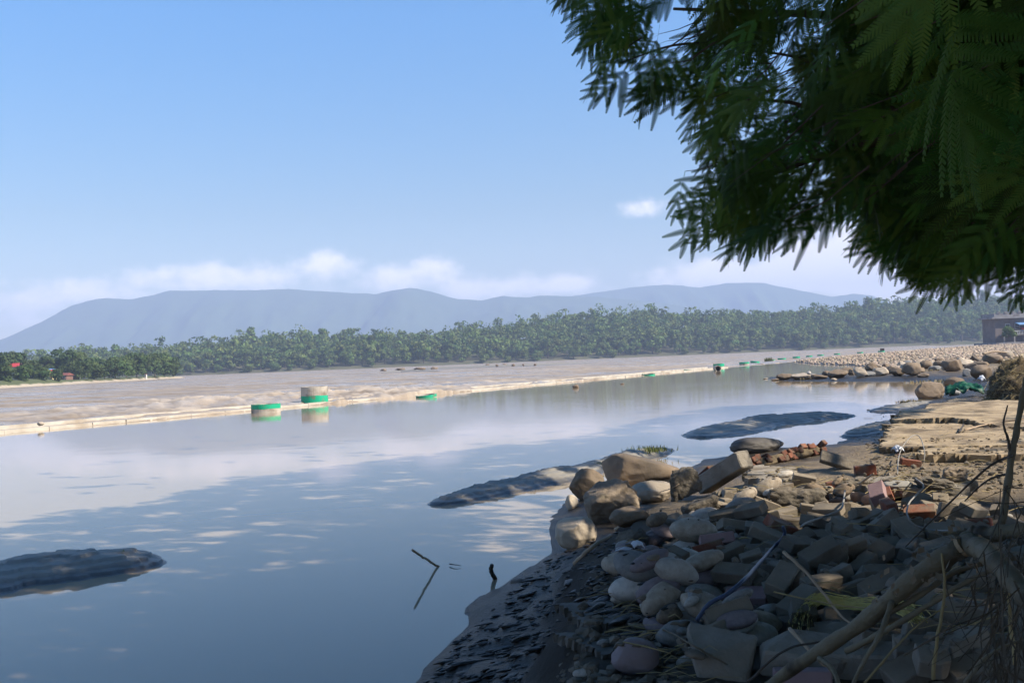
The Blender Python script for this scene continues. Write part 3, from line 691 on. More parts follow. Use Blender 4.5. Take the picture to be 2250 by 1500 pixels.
# ================================================================== TREES OF THE FAR BANKS
M['leaf_far'] = material('broadleaf_canopy', [(.055, .095, .022), (.10, .15, .035), (.15, .195, .055)], .35, .7, vary=.35, hue=.03, trans=.3, attrib='tint')
M['bark_far'] = material('tree_bark', [(.07, .055, .04), (.13, .105, .08)], 3, .95)
def crown_arrays(seed, h, rad, trunk, nq, lumps=9, q=.75, conical=0.0):
    """leaf clumps spread over uneven lobes of a crown"""
    r_ = np.random.default_rng(seed); V = np.zeros((nq, 4, 3)); tn = np.zeros(nq)
    L = []
    for i in range(lumps):
        u = r_.random(); z = trunk + (h - trunk) * (.18 + .72 * u); rr_ = rad * (1 - conical * u) * (1 - .55 * abs(u - .4)); a = r_.random() * 6.28; k = math.sqrt(r_.random()) * .75
        L.append((k * rr_ * math.cos(a), k * rr_ * math.sin(a), z, rad * r_.uniform(.34, .58) * (1 - .35 * conical * u), r_.random()))
    L = np.array(L); idx = r_.integers(0, lumps, nq); n = r_.normal(size=(nq, 3)); n[:, 2] = n[:, 2] * .8 + .25; n /= np.linalg.norm(n, axis=1)[:, None]
    c = L[idx, :3] + n * (L[idx, 3] * r_.uniform(.62, 1.08, nq))[:, None] * np.array([1, 1, .72])
    c[:, 2] = np.clip(c[:, 2], trunk * .5, h * 1.02)
    nn = n + r_.normal(size=(nq, 3)) * .32; nn /= np.linalg.norm(nn, axis=1)[:, None]
    a = np.cross(nn, r_.normal(size=(nq, 3))); a /= np.linalg.norm(a, axis=1)[:, None]; b = np.cross(nn, a)
    s_ = (q * r_.uniform(.55, 1.2, nq))[:, None]
    V[:, 0] = c - a * s_; V[:, 1] = c + b * s_ * .6; V[:, 2] = c + a * s_; V[:, 3] = c - b * s_ * .6
    V += r_.normal(size=V.shape) * .08 * q
    return V.reshape(-1, 3), np.arange(nq * 4).reshape(-1, 4), np.repeat(L[idx, 4] * .5 + .25, 4)
M['leaf_spit'] = material('dark_broadleaf_canopy', [(.028, .055, .014), (.055, .092, .022), (.095, .14, .035)], .35, .7, vary=.35, hue=.02, trans=.25, attrib='tint')
def tree_meshes(seed, h, rad, nq, q, conical=0.0, lumps=9, low=.28, lm='leaf_far'):
    V, F, tn = crown_arrays(seed, h, rad, h * low, nq, lumps, q, conical)
    cr = np_mesh('crown', V, F); attr(cr, 'tint', tn); cr.materials.append(M[lm])
    mb = MB(); r_ = random.Random(seed)
    mb.tube(curve([(0, 0, -.6), (.1 * rad * r_.uniform(-1, 1), .1, h * .3), (.15 * rad * r_.uniform(-1, 1), 0, h * .62), (0, 0, h * .85)], 8), [h * .028 * (1 - .75 * i / 8) for i in range(9)], 7)
    for k in range(4):
        a = r_.random() * 6.28; z = h * r_.uniform(.3, .5); mb.tube([(0, 0, z), (math.cos(a) * rad * .3, math.sin(a) * rad * .3, z + h * .12), (math.cos(a) * rad * .6, math.sin(a) * rad * .6, z + h * .22)], [h * .012, h * .008, h * .003], 5)
    tr = mb.mesh('trunk', True); tr.materials.append(M['bark_far']); return tr, cr
FP = [tree_meshes(300 + i, h, rd * 1.1, 900, .82, con, lu + 4, .06) for i, (h, rd, con, lu) in enumerate(((14, 6.0, 0, 10), (12, 5.2, .1, 9), (16, 5.6, .2, 11), (11, 5.8, 0, 9), (15, 4.6, .45, 9), (9, 4.6, 0, 8)))]
def plant(proto, loc, s, rz, name, label, cat, group=None, sz=1.0):
    r0 = empty(name, loc, rz); r0.scale = (s, s, s * sz); tag(r0, label, cat, group)
    a = bpy.data.objects.new('trunk', proto[0]); b = bpy.data.objects.new('crown', proto[1])
    for q in (a, b): COL.objects.link(q); q.parent = r0
    return r0
# the wood: its front trees and those on its skyline are trees of their own, the rest one mass
r_ = np.random.default_rng(404); restV = []; restF = []; restT = []; nb = 0; nind = 0
cand = []
for row in range(26):
    dist = 6 + row * 8.5
    px = -230.0
    while px < 2420:
        Yb_ = float(far_base(px)); y_ = Yb_ + dist + r_.uniform(-3.5, 3.5); step = (8.5 if row < 18 else 10) / y_ * FPX
        pj = px + r_.uniform(-.4, .4) * step; x_ = (pj - 1125) / FPX * y_; cand.append((row, pj, x_, y_)); px += step
cand = [c for c in cand if -120 < c[1] < 2350]
zc = far_z(np.array([c[2] for c in cand]), np.array([c[3] for c in cand]))
for (row, pj, x_, y_), z_ in zip(cand, zc):
    s_ = (r_.uniform(.6, 1.05) if r_.random() < .7 else r_.uniform(1.05, 1.45)) * (.55 if row == 0 else 1.0); k = int(r_.integers(0, 6))
    if pj < 420 and row > 0: s_ *= .85
    if row == 0 and r_.random() < .25: continue
    if (row in (0, 1) and nind < 150 and r_.random() < .75) or (row in (17, 18) and r_.random() < .3 and nind < 210):
        nind += 1
        plant(FP[k], (x_, y_, z_ - .2), s_, r_.random() * 6.28, 'forest_tree', 'broadleaf tree of the hazy wood on the far river bank', 'tree', 'trees of the far wood')
    else:
        h = (13.5, 12, 15.5, 11, 14.5, 9.5)[k] * s_; rd = (6, 5.2, 5.6, 5.8, 4.6, 4.6)[k] * s_
        V, F, tn = crown_arrays(int(r_.integers(1e6)), h, rd, h * .1, 230 if row < 6 else 150, 9, 1.15, .3 if k == 4 else 0)
        restV.append(V + np.array([x_, y_, z_])); restF.append(F + nb); nb += len(V); restT.append((tn + r_.random()) % 1)
me = np_mesh('forest', np.concatenate(restV), np.concatenate(restF)); attr(me, 'tint', np.concatenate(restT)); 
o = obj('forest', me, M['leaf_far']); tag(o, 'dense hazy green wood covering the far bank', kind='stuff')
for i, (px, py, s_, k, lab) in enumerate(((2160, 662, 1.15, 4, 'tall conical tree standing above the skyline over the riverside building'), (1372, 690, .8, 2, 'tree rising above the skyline of the wooded knoll'), (1645, 690, .75, 4, 'thin tree top standing out of the skyline mid wood'), (2210, 672, .9, 1, 'airy tree on the skyline right of the tall conical one'))):
    y_ = float(far_base(px)) + 165; x_ = (px - 1125) / FPX * y_; ztop = CAMZ + (hor(px) - py) / FPX * y_; hgt = FP[k][1].vertices and max(v.co.z for v in FP[k][1].vertices)
    plant(FP[k], (x_, y_, ztop - hgt * s_ * 1.25), s_, 0, 'skyline_tree', lab, 'tree', None, 1.25)

# --- left spit with houses
spx = np.array([-260, -60, 0, 133, 267, 397.]); sY = np.array([205, 228, 236, 268, 304, 366.])
def spit_y(px): return np.interp(px, spx, sY)
PXs = np.concatenate([np.linspace(-260, 380, 70), np.linspace(384, 404, 8)]); Ds = np.concatenate([np.linspace(-3, 12, 16), np.linspace(15, 150, 18)])
PP, DD = np.meshgrid(PXs, Ds, indexing='ij'); Ys = spit_y(PP) + DD * np.clip((404 - PP) / 60, .02, 1); Xs_ = (PP - 1125) / FPX * Ys
ed = np.clip((404 - PP) / 45, 0, 1)
nzs = fbm(np.stack([Xs_, Ys], -1) * .15, 4, 88)
Zs = np.where(DD < -1, -.8, ((.12 + .75 * (1 - sstep(60, 190, PP))) * sstep(0, 2.0, DD + nzs * 2.2) + .9 * sstep(2, 9, DD) + .3 * nzs) * (.25 + .75 * ed) - .05)
m, t, p = simple_nodes('eroded_spit_soil'); g = N(t, 'ShaderNodeNewGeometry'); pos = g.outputs['Position']
sl = N(t, 'ShaderNodeSeparateXYZ'); t.links.new(pos, sl.inputs[0])
gr = rng_map(t, mth(t, 'ADD', sl.outputs[2], mth(t, 'MULTIPLY', noise(t, pos, .25, 4), 1.2)), .95, 1.35)
t.links.new(mixc(t, gr, mixc(t, noise(t, pos, .8, 5), (.28, .23, .165), (.42, .36, .28)), (.07, .085, .03)), p.inputs['Base Color']); p.inputs['Roughness'].default_value = .95
o = obj('spit_bank', np_mesh('spit_bank', np.stack([Xs_, Ys, Zs], -1).reshape(-1, 3), grid_faces(len(PXs), len(Ds)), True), m); tag(o, kind='structure')
SP = [tree_meshes(340 + i, h, rd * 1.15, 1700, .40, con, lu + 4, .02, 'leaf_spit') for i, (h, rd, con, lu) in enumerate(((7, 2.9, 0, 11), (6, 3.1, 0, 12), (5, 2.7, 0, 10), (8, 2.4, .25, 11)))]
def spit_tree(px, base_py, hpx, k, dd_, lab):
    y_ = float(spit_y(px)) + (dd_ if dd_ > 25 else 3 + dd_ * .4); x_ = (px - 1125) / FPX * y_; h0 = (7, 6, 5, 8)[k]
    top = CAMZ + (hor(px) - (base_py - hpx)) / FPX * y_; s_ = (top - .9) / h0 * 1.12
    plant(SP[k], (x_, y_, .8), s_, random.random() * 6, 'riverside_tree', lab, 'tree', 'trees on the left spit')
ST = [(12, 800, 20, 0, 70, 'dark tree at the left edge behind the red roofed house'), (38, 802, 18, 2, 75, 'low tree directly above the red roofed house'), (103, 800, 22, 3, 60, 'slim tree between the red roofed house and the tall round one'), (136, 800, 25, 0, 55, 'round crowned tree left of the tallest spit tree'),
      (170, 800, 30, 3, 50, 'tallest tree of the left spit with a round crown'), (10, 832, 28, 1, 14, 'bushy tree at the left edge above the sandy bank'), (50, 836, 28, 2, 10, 'yellow green bush below the red roofed house'), (88, 835, 26, 1, 10, 'bush left of the yellow house'), (125, 835, 22, 2, 9, 'bush right of the yellow house'),
      (155, 832, 34, 1, 30, 'wide tree behind the dark red roofed shed'), (182, 832, 36, 0, 14, 'leafy tree just right of the dark red roofed shed'), (205, 830, 30, 1, 12, 'spit tree with low crown, second right of the shed'), (228, 830, 36, 0, 16, 'spit tree, third right of the shed'), (252, 828, 38, 1, 12, 'wide spit tree, fourth right of the shed'),
      (275, 828, 42, 0, 18, 'spit tree, fifth right of the shed'), (298, 828, 48, 0, 12, 'tallest of the clump on the spit head'), (318, 827, 50, 3, 20, 'upright tree in the middle of the spit head clump'), (338, 827, 46, 0, 10, 'broad tree in the spit head clump beside the white post'),
      (358, 826, 44, 1, 12, 'tree second from the tip of the spit'), (378, 826, 36, 2, 6, 'low bushy tree at the tip of the spit'), (66, 812, 14, 2, 45, 'small dark bush right of the red roofed house'), (205, 800, 8, 2, 55, 'distant bush between the tallest tree and the clump')]
for (a, b, c_, k, dd_, lab) in ST: spit_tree(a, b, c_, k, dd_, lab)
M['wall_white'] = material('white_plaster', [(.55, .53, .5), (.65, .63, .6)], 1, .9)
M['wall_yellow'] = material('yellow_plaster', [(.55, .45, .22), (.65, .53, .28)], 1, .9)
M['roof_red'] = material('red_metal_roof', [(.42, .035, .03), (.5, .05, .04)], 1, .5)
M['roof_brown'] = material('rusty_brown_roof', [(.14, .05, .04), (.22, .08, .06)], 1, .7)
M['roof_blue'] = material('blue_metal_roof', [(.12, .25, .45), (.16, .3, .52)], 1, .5)
M['glass_dark'] = material('dark_window_glass', [(.02, .025, .03), (.03, .035, .04)], 1, .15, spec=.5)
M['brick_dark'] = material('old_brickwork', [(.15, .085, .06), (.22, .13, .10)], 2, .95, .3, 20)
def house(px, base_py, wpx, hpx, depth, wallm, roofm, dd_, label, nwin=2, roof_h=.35, floors=1, over=.35):
    y_ = float(spit_y(px)) + dd_; k = y_ / FPX; x_ = (px - 1125) * k; zb = CAMZ + (hor(px) - base_py) * k; w_ = wpx * k; h_ = hpx * k
    r0 = empty('house', (x_, y_, zb), R(-12)); tag(r0, label, 'house', 'houses on the left spit')
    wh = h_ * (1 - roof_h)
    obj('wall', MB().box((-w_ / 2, -depth / 2, -1.2), (w_ / 2, depth / 2, wh)).mesh('wall'), M[wallm], r0)
    a, b = w_ / 2 + over, depth / 2 + over
    mb = MB().add([(-a, -b, wh - .1), (a, -b, wh - .1), (a, b, wh - .1), (-a, b, wh - .1), (-a * .8, 0, h_), (a * .8, 0, h_)], [(0, 1, 5, 4), (1, 2, 5), (2, 3, 4, 5), (3, 0, 4), (3, 2, 1, 0)])
    obj('roof', mb.mesh('roof'), M[roofm], r0)
    for f in range(floors):
        for i in range(nwin):
            cx_ = -w_ / 2 + w_ * (i + .5) / nwin; z0 = wh * (f + .3) / floors; z1 = wh * (f + .8) / floors; hw = w_ * .22 / nwin
            wn = obj('window', MB().box((cx_ - hw - .07, -depth / 2 - .05, z0 - .07), (cx_ + hw + .07, -depth / 2 - .002, z1 + .07)).mesh('window'), M['wall_white'], r0)
            obj('pane', MB().box((cx_ - hw, -depth / 2 - .075, z0), (cx_ + hw, -depth / 2 - .052, z1)).mesh('pane'), M['glass_dark'], wn)
    return r0
house(46, 812, 46, 15, 5, 'wall_white', 'roof_red', 55, 'white house with a bright red hipped roof among spit trees', 3, .5)
house(107, 833, 18, 21, 3, 'wall_yellow', 'roof_red', 14, 'narrow yellow two storey house with small red roof', 2, .22, 2)
house(113, 814.5, 9, 5, 2.5, 'wall_white', 'roof_blue', 20, 'tiny blue roofed annex behind the yellow house', 1, .6)
house(141, 834, 22, 15, 3, 'brick_dark', 'roof_brown', 16, 'dark brick shed with a rusty red brown roof', 2, .3)
house(162, 831, 12, 6, 2, 'brick_dark', 'roof_brown', 14, 'low rusty lean-to right of the dark brick shed', 1, .5)
house(318, 829, 4.5, 9, .5, 'wall_white', 'roof_brown', 5, 'small white shrine post among the spit head trees', 1, .2, 1, .05)

# ================================================================== BUILDING AT THE RIGHT EDGE
YB0 = 330.0; kb = YB0 / FPX
def bpt(px, py): return ((px - 1125) * kb, CAMZ + (hor(px) - py) * kb)
xb0, zb0 = bpt(2187, 752); xb1, zb1 = bpt(2330, 697)
M['conc_grey'] = material('grimy_grey_concrete', [(.20, .19, .19), (.30, .29, .29)], .6, .9, .3, 5, stain=(.5, (.12, .11, .11), .5, .7))
M['rail_white'] = material('white_painted_rail', [(.6, .6, .6), (.7, .7, .7)], 1, .7)
M['conc_brown'] = material('grimy_brown_plaster', [(.13, .105, .095), (.20, .17, .16)], .5, .95, .3, 5)
br = empty('riverside_building', (xb0, YB0, zb0)); tag(br, 'grimy flat roofed two storey building at the right edge behind foliage', 'building')
W_ = xb1 - xb0; H_ = 7.4
obj('wall', MB().box((0, 0, -1.4), (W_, 9, H_)).mesh('wall'), M['conc_brown'], br)
obj('roof_slab', MB().box((-1.3, -1.2, H_ + .002), (W_, 9.6, H_ + .55)).mesh('roof_slab'), M['conc_grey'], br)
obj('parapet', MB().box((-.2, -.2, H_ + .553), (W_, 9, H_ + 1.7)).mesh('parapet'), M['conc_grey'], br)
for i in range(4): obj('coping_block', MB().box((.8 + i * 2.2, -.4, H_ + 1.703), (1.7 + i * 2.2, .4, H_ + 2.2)).mesh('coping_block'), M['conc_grey'], br)
obj('balcony', MB().box((1.2, -2.6, 2.0), (W_, -.003, 2.35)).mesh('balcony'), M['conc_grey'], br)
for i in range(16): obj('baluster', MB().box((1.3 + i * .5, -2.55, 2.353), (1.42 + i * .5, -2.43, 3.3)).mesh('baluster'), M['rail_white'], br)
obj('handrail', MB().box((1.2, -2.6, 3.303), (W_, -2.38, 3.45)).mesh('handrail'), M['rail_white'], br)
for i in range(4): obj('column', MB().box((1.4 + i * 3.2, -2.5, -1.4), (1.8 + i * 3.2, -2.1, 1.997)).mesh('column'), M['conc_grey'], br)
for i in range(3):
    x_ = 3.2 + i * 3.0
    wn = obj('window', MB().box((x_, -.06, 4.0), (x_ + 1.5, -.003, 5.7)).mesh('window'), M['rail_white'], br); obj('pane', MB().box((x_ + .1, -.09, 4.1), (x_ + 1.4, -.063, 5.6)).mesh('pane'), M['glass_dark'], wn)
obj('awning', MB().add([(6.2, -3.2, 5.3), (W_, -3.2, 5.3), (W_, -.01, 6.1), (6.2, -.01, 6.1), (6.2, -3.2, 5.15), (W_, -3.2, 5.15), (W_, -.01, 5.95), (6.2, -.01, 5.95)], [(0, 1, 2, 3), (7, 6, 5, 4), (0, 4, 5, 1), (1, 5, 6, 2), (2, 6, 7, 3), (3, 7, 4, 0)]).mesh('awning'), M['roof_blue'], br)
obj('awning', MB().add([(7.2, -2.9, 3.9), (W_, -2.9, 3.9), (W_, -.4, 4.5), (7.2, -.4, 4.5), (7.2, -2.9, 3.8), (W_, -2.9, 3.8), (W_, -.4, 4.4), (7.2, -.4, 4.4)], [(0, 1, 2, 3), (7, 6, 5, 4), (0, 4, 5, 1), (1, 5, 6, 2), (2, 6, 7, 3), (3, 7, 4, 0)]).mesh('awning'), M['roof_red'], br)
ew = obj('embankment_wall', MB().prism([(-2.2, -5.5), (W_ + 6, -5.5), (W_ + 6, 12), (-1.6, 12)], -2.5, -.1).mesh('embankment_wall'), M['conc_grey'], None, (xb0, YB0, zb0)); tag(ew, 'grey embankment wall under the riverside building', 'wall')
gt = tree_meshes(377, 5.2, 2.4, 900, .4); plant(gt, (xb0 + 2.3, YB0 - 4.2, zb0 - .1), 1, 0, 'garden_tree', 'small bright green tree before the riverside building', 'tree')

# ================================================================== NEAR BANK: STONES, BRICKS, DEBRIS
M['paver'] = material('grey_concrete_paver', [(.13, .108, .082), (.19, .16, .122), (.25, .214, .166)], 5, .9, .35, 40, vary=.3, stain=(4, (.15, .12, .085), .5, .7), silt=.55)
M['paver_red'] = material('worn_red_brick', [(.17, .055, .032), (.25, .085, .05)], 6, .9, .4, 35, vary=.25, stain=(5, (.19, .145, .105), .48, .68), silt=.5)
M['paver_pink'] = material('pinkish_paver', [(.24, .155, .15), (.30, .20, .19)], 6, .9, .3, 35, vary=.15)
M['concrete'] = material('broken_concrete', [(.19, .165, .13), (.275, .243, .197), (.345, .308, .252)], 3, .92, 1.0, 26, vary=.12, stain=(2.5, (.15, .12, .085), .5, .72), silt=.5)
M['conglom'] = material('rough_dark_conglomerate', [(.055, .047, .037), (.12, .103, .08), (.21, .182, .145)], 9, .95, 1.0, 30, vary=.1, silt=.4)
M['slab_sand'] = material('mud_caked_concrete_slab', [(.24, .178, .108), (.335, .257, .163), (.41, .325, .215)], 2.2, .95, .7, 22, stain=(1.7, (.14, .105, .068), .47, .64))
M['slab_mud'] = material('mud_smeared_concrete', [(.07, .062, .05), (.12, .108, .09), (.17, .155, .13)], 4, .8, .5, 24)
M['stone_wet'] = material('wet_dark_stone', [(.04, .036, .031), (.085, .075, .064), (.12, .105, .09)], 3, .6, .5, 16)
M['mossy'] = material('mossy_brown_rock', [(.11, .085, .06), (.21, .165, .12), (.29, .235, .175)], 3, .9, .9, 12, stain=(2.4, (.075, .075, .025), .55, .68))
M['wood_pale'] = material('bare_pale_wood', [(.30, .215, .14), (.42, .32, .22)], 5, .75, .25, 30)
M['wood_dark'] = material('wet_dark_wood', [(.035, .028, .022), (.075, .058, .042)], 5, .6, .4, 30)
M['bark_green'] = material('smooth_olive_bark', [(.085, .07, .042), (.14, .118, .075), (.18, .155, .10)], 4, .7, .5, 22, stain=(6, (.05, .04, .028), .58, .7))
M['cable_blue'] = material('blue_grey_cable', [(.03, .045, .085), (.05, .065, .11)], 4, .45)
M['cable_pale'] = material('dusty_pale_cable', [(.20, .185, .16), (.29, .27, .24)], 4, .7)
M['plastic_white'] = material('white_plastic_film', [(.55, .58, .64), (.7, .72, .76)], 5, .45, trans=.25)
M['tarp'] = material('green_plastic_sheet', [(.004, .055, .03), (.008, .085, .045)], 3, .5, .4, 14)
M['yellow_straw'] = material('yellow_green_straw', [(.34, .27, .07), (.50, .42, .15)], 6, .85)
M['dead_leaf'] = material('withered_leaves', [(.14, .11, .07), (.24, .19, .13)], 9, .85, vary=.2, trans=.15)
M['heap_soil'] = material('matted_roots_and_soil', [(.04, .03, .02), (.10, .075, .045), (.17, .13, .075)], 9, .95, 1.0, 18)
M['root_dark'] = material('dark_dry_roots', [(.05, .04, .028), (.10, .08, .055)], 9, .9)
M['cutwood'] = material('fresh_cut_wood', [(.30, .215, .125), (.38, .28, .17)], 20, .8, .4, 40)

# working height map of the heap, so that each piece lies on what is already there
HX0, HY0, HRES = -.5, 3.2, .025
hxs = np.arange(HX0, 9.5, HRES); hys = np.arange(HY0, 19, HRES)
HXX, HYY = np.meshgrid(hxs, hys, indexing='ij'); HM = np.maximum(bank_z(np.stack([HXX, HYY], -1)), -.05)
def hm(x, y):
    i = int((x - HX0) / HRES); j = int((y - HY0) / HRES)
    if 0 <= i < HM.shape[0] and 0 <= j < HM.shape[1]: return HM[i, j]
    return max(bank1(x, y), 0)
def hitm(px, py):
    d = np.array(ray(px, py)); ts = np.linspace(3.0, 24, 900); P = np.array([0, 0, CAMZ]) + ts[:, None] * d
    I = np.clip(((P[:, 0] - HX0) / HRES).astype(int), 0, HM.shape[0] - 1); J = np.clip(((P[:, 1] - HY0) / HRES).astype(int), 0, HM.shape[1] - 1)
    k = np.argmax(P[:, 2] < HM[I, J])
    return Vector(P[k]) if k else at(px, py, 0)
HM0 = HM.copy()
LAND = []
def hits(px, py, extra=.1):
    d = np.array(ray(px, py)); ts = np.linspace(3.0, 24, 500); P = np.array([0, 0, CAMZ]) + ts[:, None] * d
    I = np.clip(((P[:, 0] - HX0) / HRES).astype(int), 0, HM.shape[0] - 1); J = np.clip(((P[:, 1] - HY0) / HRES).astype(int), 0, HM.shape[1] - 1)
    k = np.argmax(P[:, 2] < HM0[I, J] + extra)
    return Vector(P[k]) if k else at(px, py, 0)
def lay(poly):
    """a spot inside a patch of the heap where the pile is still low"""
    best = None
    for k in range(7):
        px, py = sample_poly(poly, 1)[0]; G = hits(px, py, .12); i_ = min(max(int((G.x - HX0) / HRES), 0), HM.shape[0] - 1); j_ = min(max(int((G.y - HY0) / HRES), 0), HM.shape[1] - 1); e = HM[i_, j_] - HM0[i_, j_]
        if best is None or e < best[0]: best = (e, G)
        if e < .03: break
    return best[1]
def drop(x, y, yaw, L, Wd, H, sink=.0, tilt=None, maxtilt=.6, rnd=.12, pct=72):
    """rest a block of size L x Wd x H on the heap: returns its matrix and marks the height map"""
    c, s_ = math.cos(yaw), math.sin(yaw); r_ = .5 * math.hypot(L, Wd) + HRES
    i0, i1 = int((x - r_ - HX0) / HRES), int((x + r_ - HX0) / HRES) + 1; j0, j1 = int((y - r_ - HY0) / HRES), int((y + r_ - HY0) / HRES) + 1
    i0, j0 = max(i0, 0), max(j0, 0); sub = HM[i0:i1, j0:j1]
    if sub.size == 0: return Matrix.Translation((x, y, max(bank1(x, y), 0) + H / 2)) @ Matrix.Rotation(yaw, 4, 'Z')
    dx = HXX[i0:i1, j0:j1] - x; dy = HYY[i0:i1, j0:j1] - y; u = dx * c + dy * s_; v = -dx * s_ + dy * c
    mk = (np.abs(u) <= L / 2) & (np.abs(v) <= Wd / 2)
    if not mk.any(): mk = np.ones_like(mk)
    h = sub[mk]; A_ = np.stack([u[mk], v[mk], np.ones(mk.sum())], 1)
    if mk.sum() > 4: (a, b, c0), *_ = np.linalg.lstsq(A_, h, rcond=None)
    else: a, b, c0 = 0, 0, h.mean()
    a = float(np.clip(a * .8 + random.gauss(0, rnd), -maxtilt, maxtilt)); b = float(np.clip(b * .8 + random.gauss(0, rnd), -maxtilt, maxtilt))
    pl = a * A_[:, 0] + b * A_[:, 1]; off = np.percentile(h - pl, pct) - sink
    nrm = Vector((-a, -b, 1)).normalized(); xa = Vector((1, 0, a)).normalized(); ya = nrm.cross(xa)
    loc = Matrix(((xa.x, ya.x, nrm.x), (xa.y, ya.y, nrm.y), (xa.z, ya.z, nrm.z))).to_4x4()
    m4 = Matrix.Translation((x, y, off + H / 2 / max(nrm.z, .5))) @ Matrix.Rotation(yaw, 4, 'Z') @ loc
    sub[mk] = np.maximum(sub[mk], pl + off + H * .96)
    return m4
def put(name, me, m4, label, cat, group=None, mt=None):
    if mt is not None and not me.materials: me.materials.append(mt)
    o = bpy.data.objects.new(name, me); COL.objects.link(o); o.matrix_world = m4; tag(o, label, cat, group); return o
def in_poly(p, poly):
    x, y = p; ins = False; n = len(poly)
    for i in range(n):
        (x0, y0), (x1, y1) = poly[i], poly[(i + 1) % n]
        if (y0 > y) != (y1 > y) and x < x0 + (y - y0) / (y1 - y0) * (x1 - x0): ins = not ins
    return ins
def sample_poly(poly, n):
    xs_ = [q[0] for q in poly]; ys_ = [q[1] for q in poly]; out = []
    while len(out) < n:
        p = (random.uniform(min(xs_), max(xs_)), random.uniform(min(ys_), max(ys_)))
        if in_poly(p, poly): out.append(p)
    return out
def brick_mesh(L, Wd, H, seed, bev=.006, chip=0.0):
    bm = bmesh.new(); bmesh.ops.create_cube(bm, size=1.0); r_ = random.Random(seed)
    for v in bm.verts: v.co = Vector((v.co.x * L, v.co.y * Wd, v.co.z * H)) + Vector((r_.uniform(-1, 1), r_.uniform(-1, 1), r_.uniform(-1, 1))) * .003
    if chip:
        for k in range(2):
            n_ = Vector((r_.choice((-1, 1)) * r_.uniform(.4, 1), r_.choice((-1, 1)) * r_.uniform(.3, 1), r_.uniform(-.5, 1))).normalized()
            far = max(v.co.dot(n_) for v in bm.verts)
            g_ = bm.verts[:] + bm.edges[:] + bm.faces[:]
            res = bmesh.ops.bisect_plane(bm, geom=g_, plane_co=n_ * (far - chip * r_.uniform(.5, 1.3)), plane_no=n_, clear_outer=True)
            ed = [e for e in res['geom_cut'] if isinstance(e, bmesh.types.BMEdge)]
            if ed: bmesh.ops.contextual_create(bm, geom=ed)
    bmesh.ops.bevel(bm, geom=bm.edges[:], offset=bev, segments=1, affect='EDGES', profile=.6)
    bmesh.ops.triangulate(bm, faces=[f for f in bm.faces if len(f.verts) > 4])
    bm.normal_update(); return bm_mesh('brick', bm)

# ---------- boulders along the shore
boulder(1405, 1066, 188, 70, 'stone_brown', 501, 'largest brown boulder at the shore, its top and right side lit', sub=5, cuts=5, deep=.6, yaw=4, rough=.03)
boulder(1292, 1097, 78, 62, 'stone_brown', 502, 'dark rounded boulder left of the largest brown one', sub=5, cuts=3, yaw=10)
boulder(1345, 1146, 132, 92, 'mossy', 503, 'craggy mossy boulder in front of the two brown boulders', sub=5, cuts=6, yaw=-8, rough=.14, lump=.3)
boulder(1388, 1154, 84, 40, 'stone_brown', 504, 'low dark wedge shaped rock leaning on the craggy mossy boulder', sub=5, cuts=6, yaw=12)
boulder(1268, 1203, 94, 70, 'stone_tan', 505, 'pale pinkish boulder standing at the water edge nearest the sticks', sub=5, cuts=5, yaw=0, rough=.06)
boulder(1445, 1102, 116, 42, 'stone_tan', 506, 'flat lit block between the brown boulder and holed concrete lump', sub=5, cuts=5, lump=.1, rough=.06)
boulder(1668, 994, 116, 32, 'stone_wet', 507, 'low dark boulder lying in wet silt behind the brick wall piece', sub=5, cuts=3, deep=.6, yaw=3)
boulder(1258, 1118, 30, 30, 'stone_tan', 508, 'small yellowish stone at the foot of the craggy mossy boulder', sub=4, cuts=2)
for o_ in bpy.data.objects:                                          # mark them on the height map
    pass

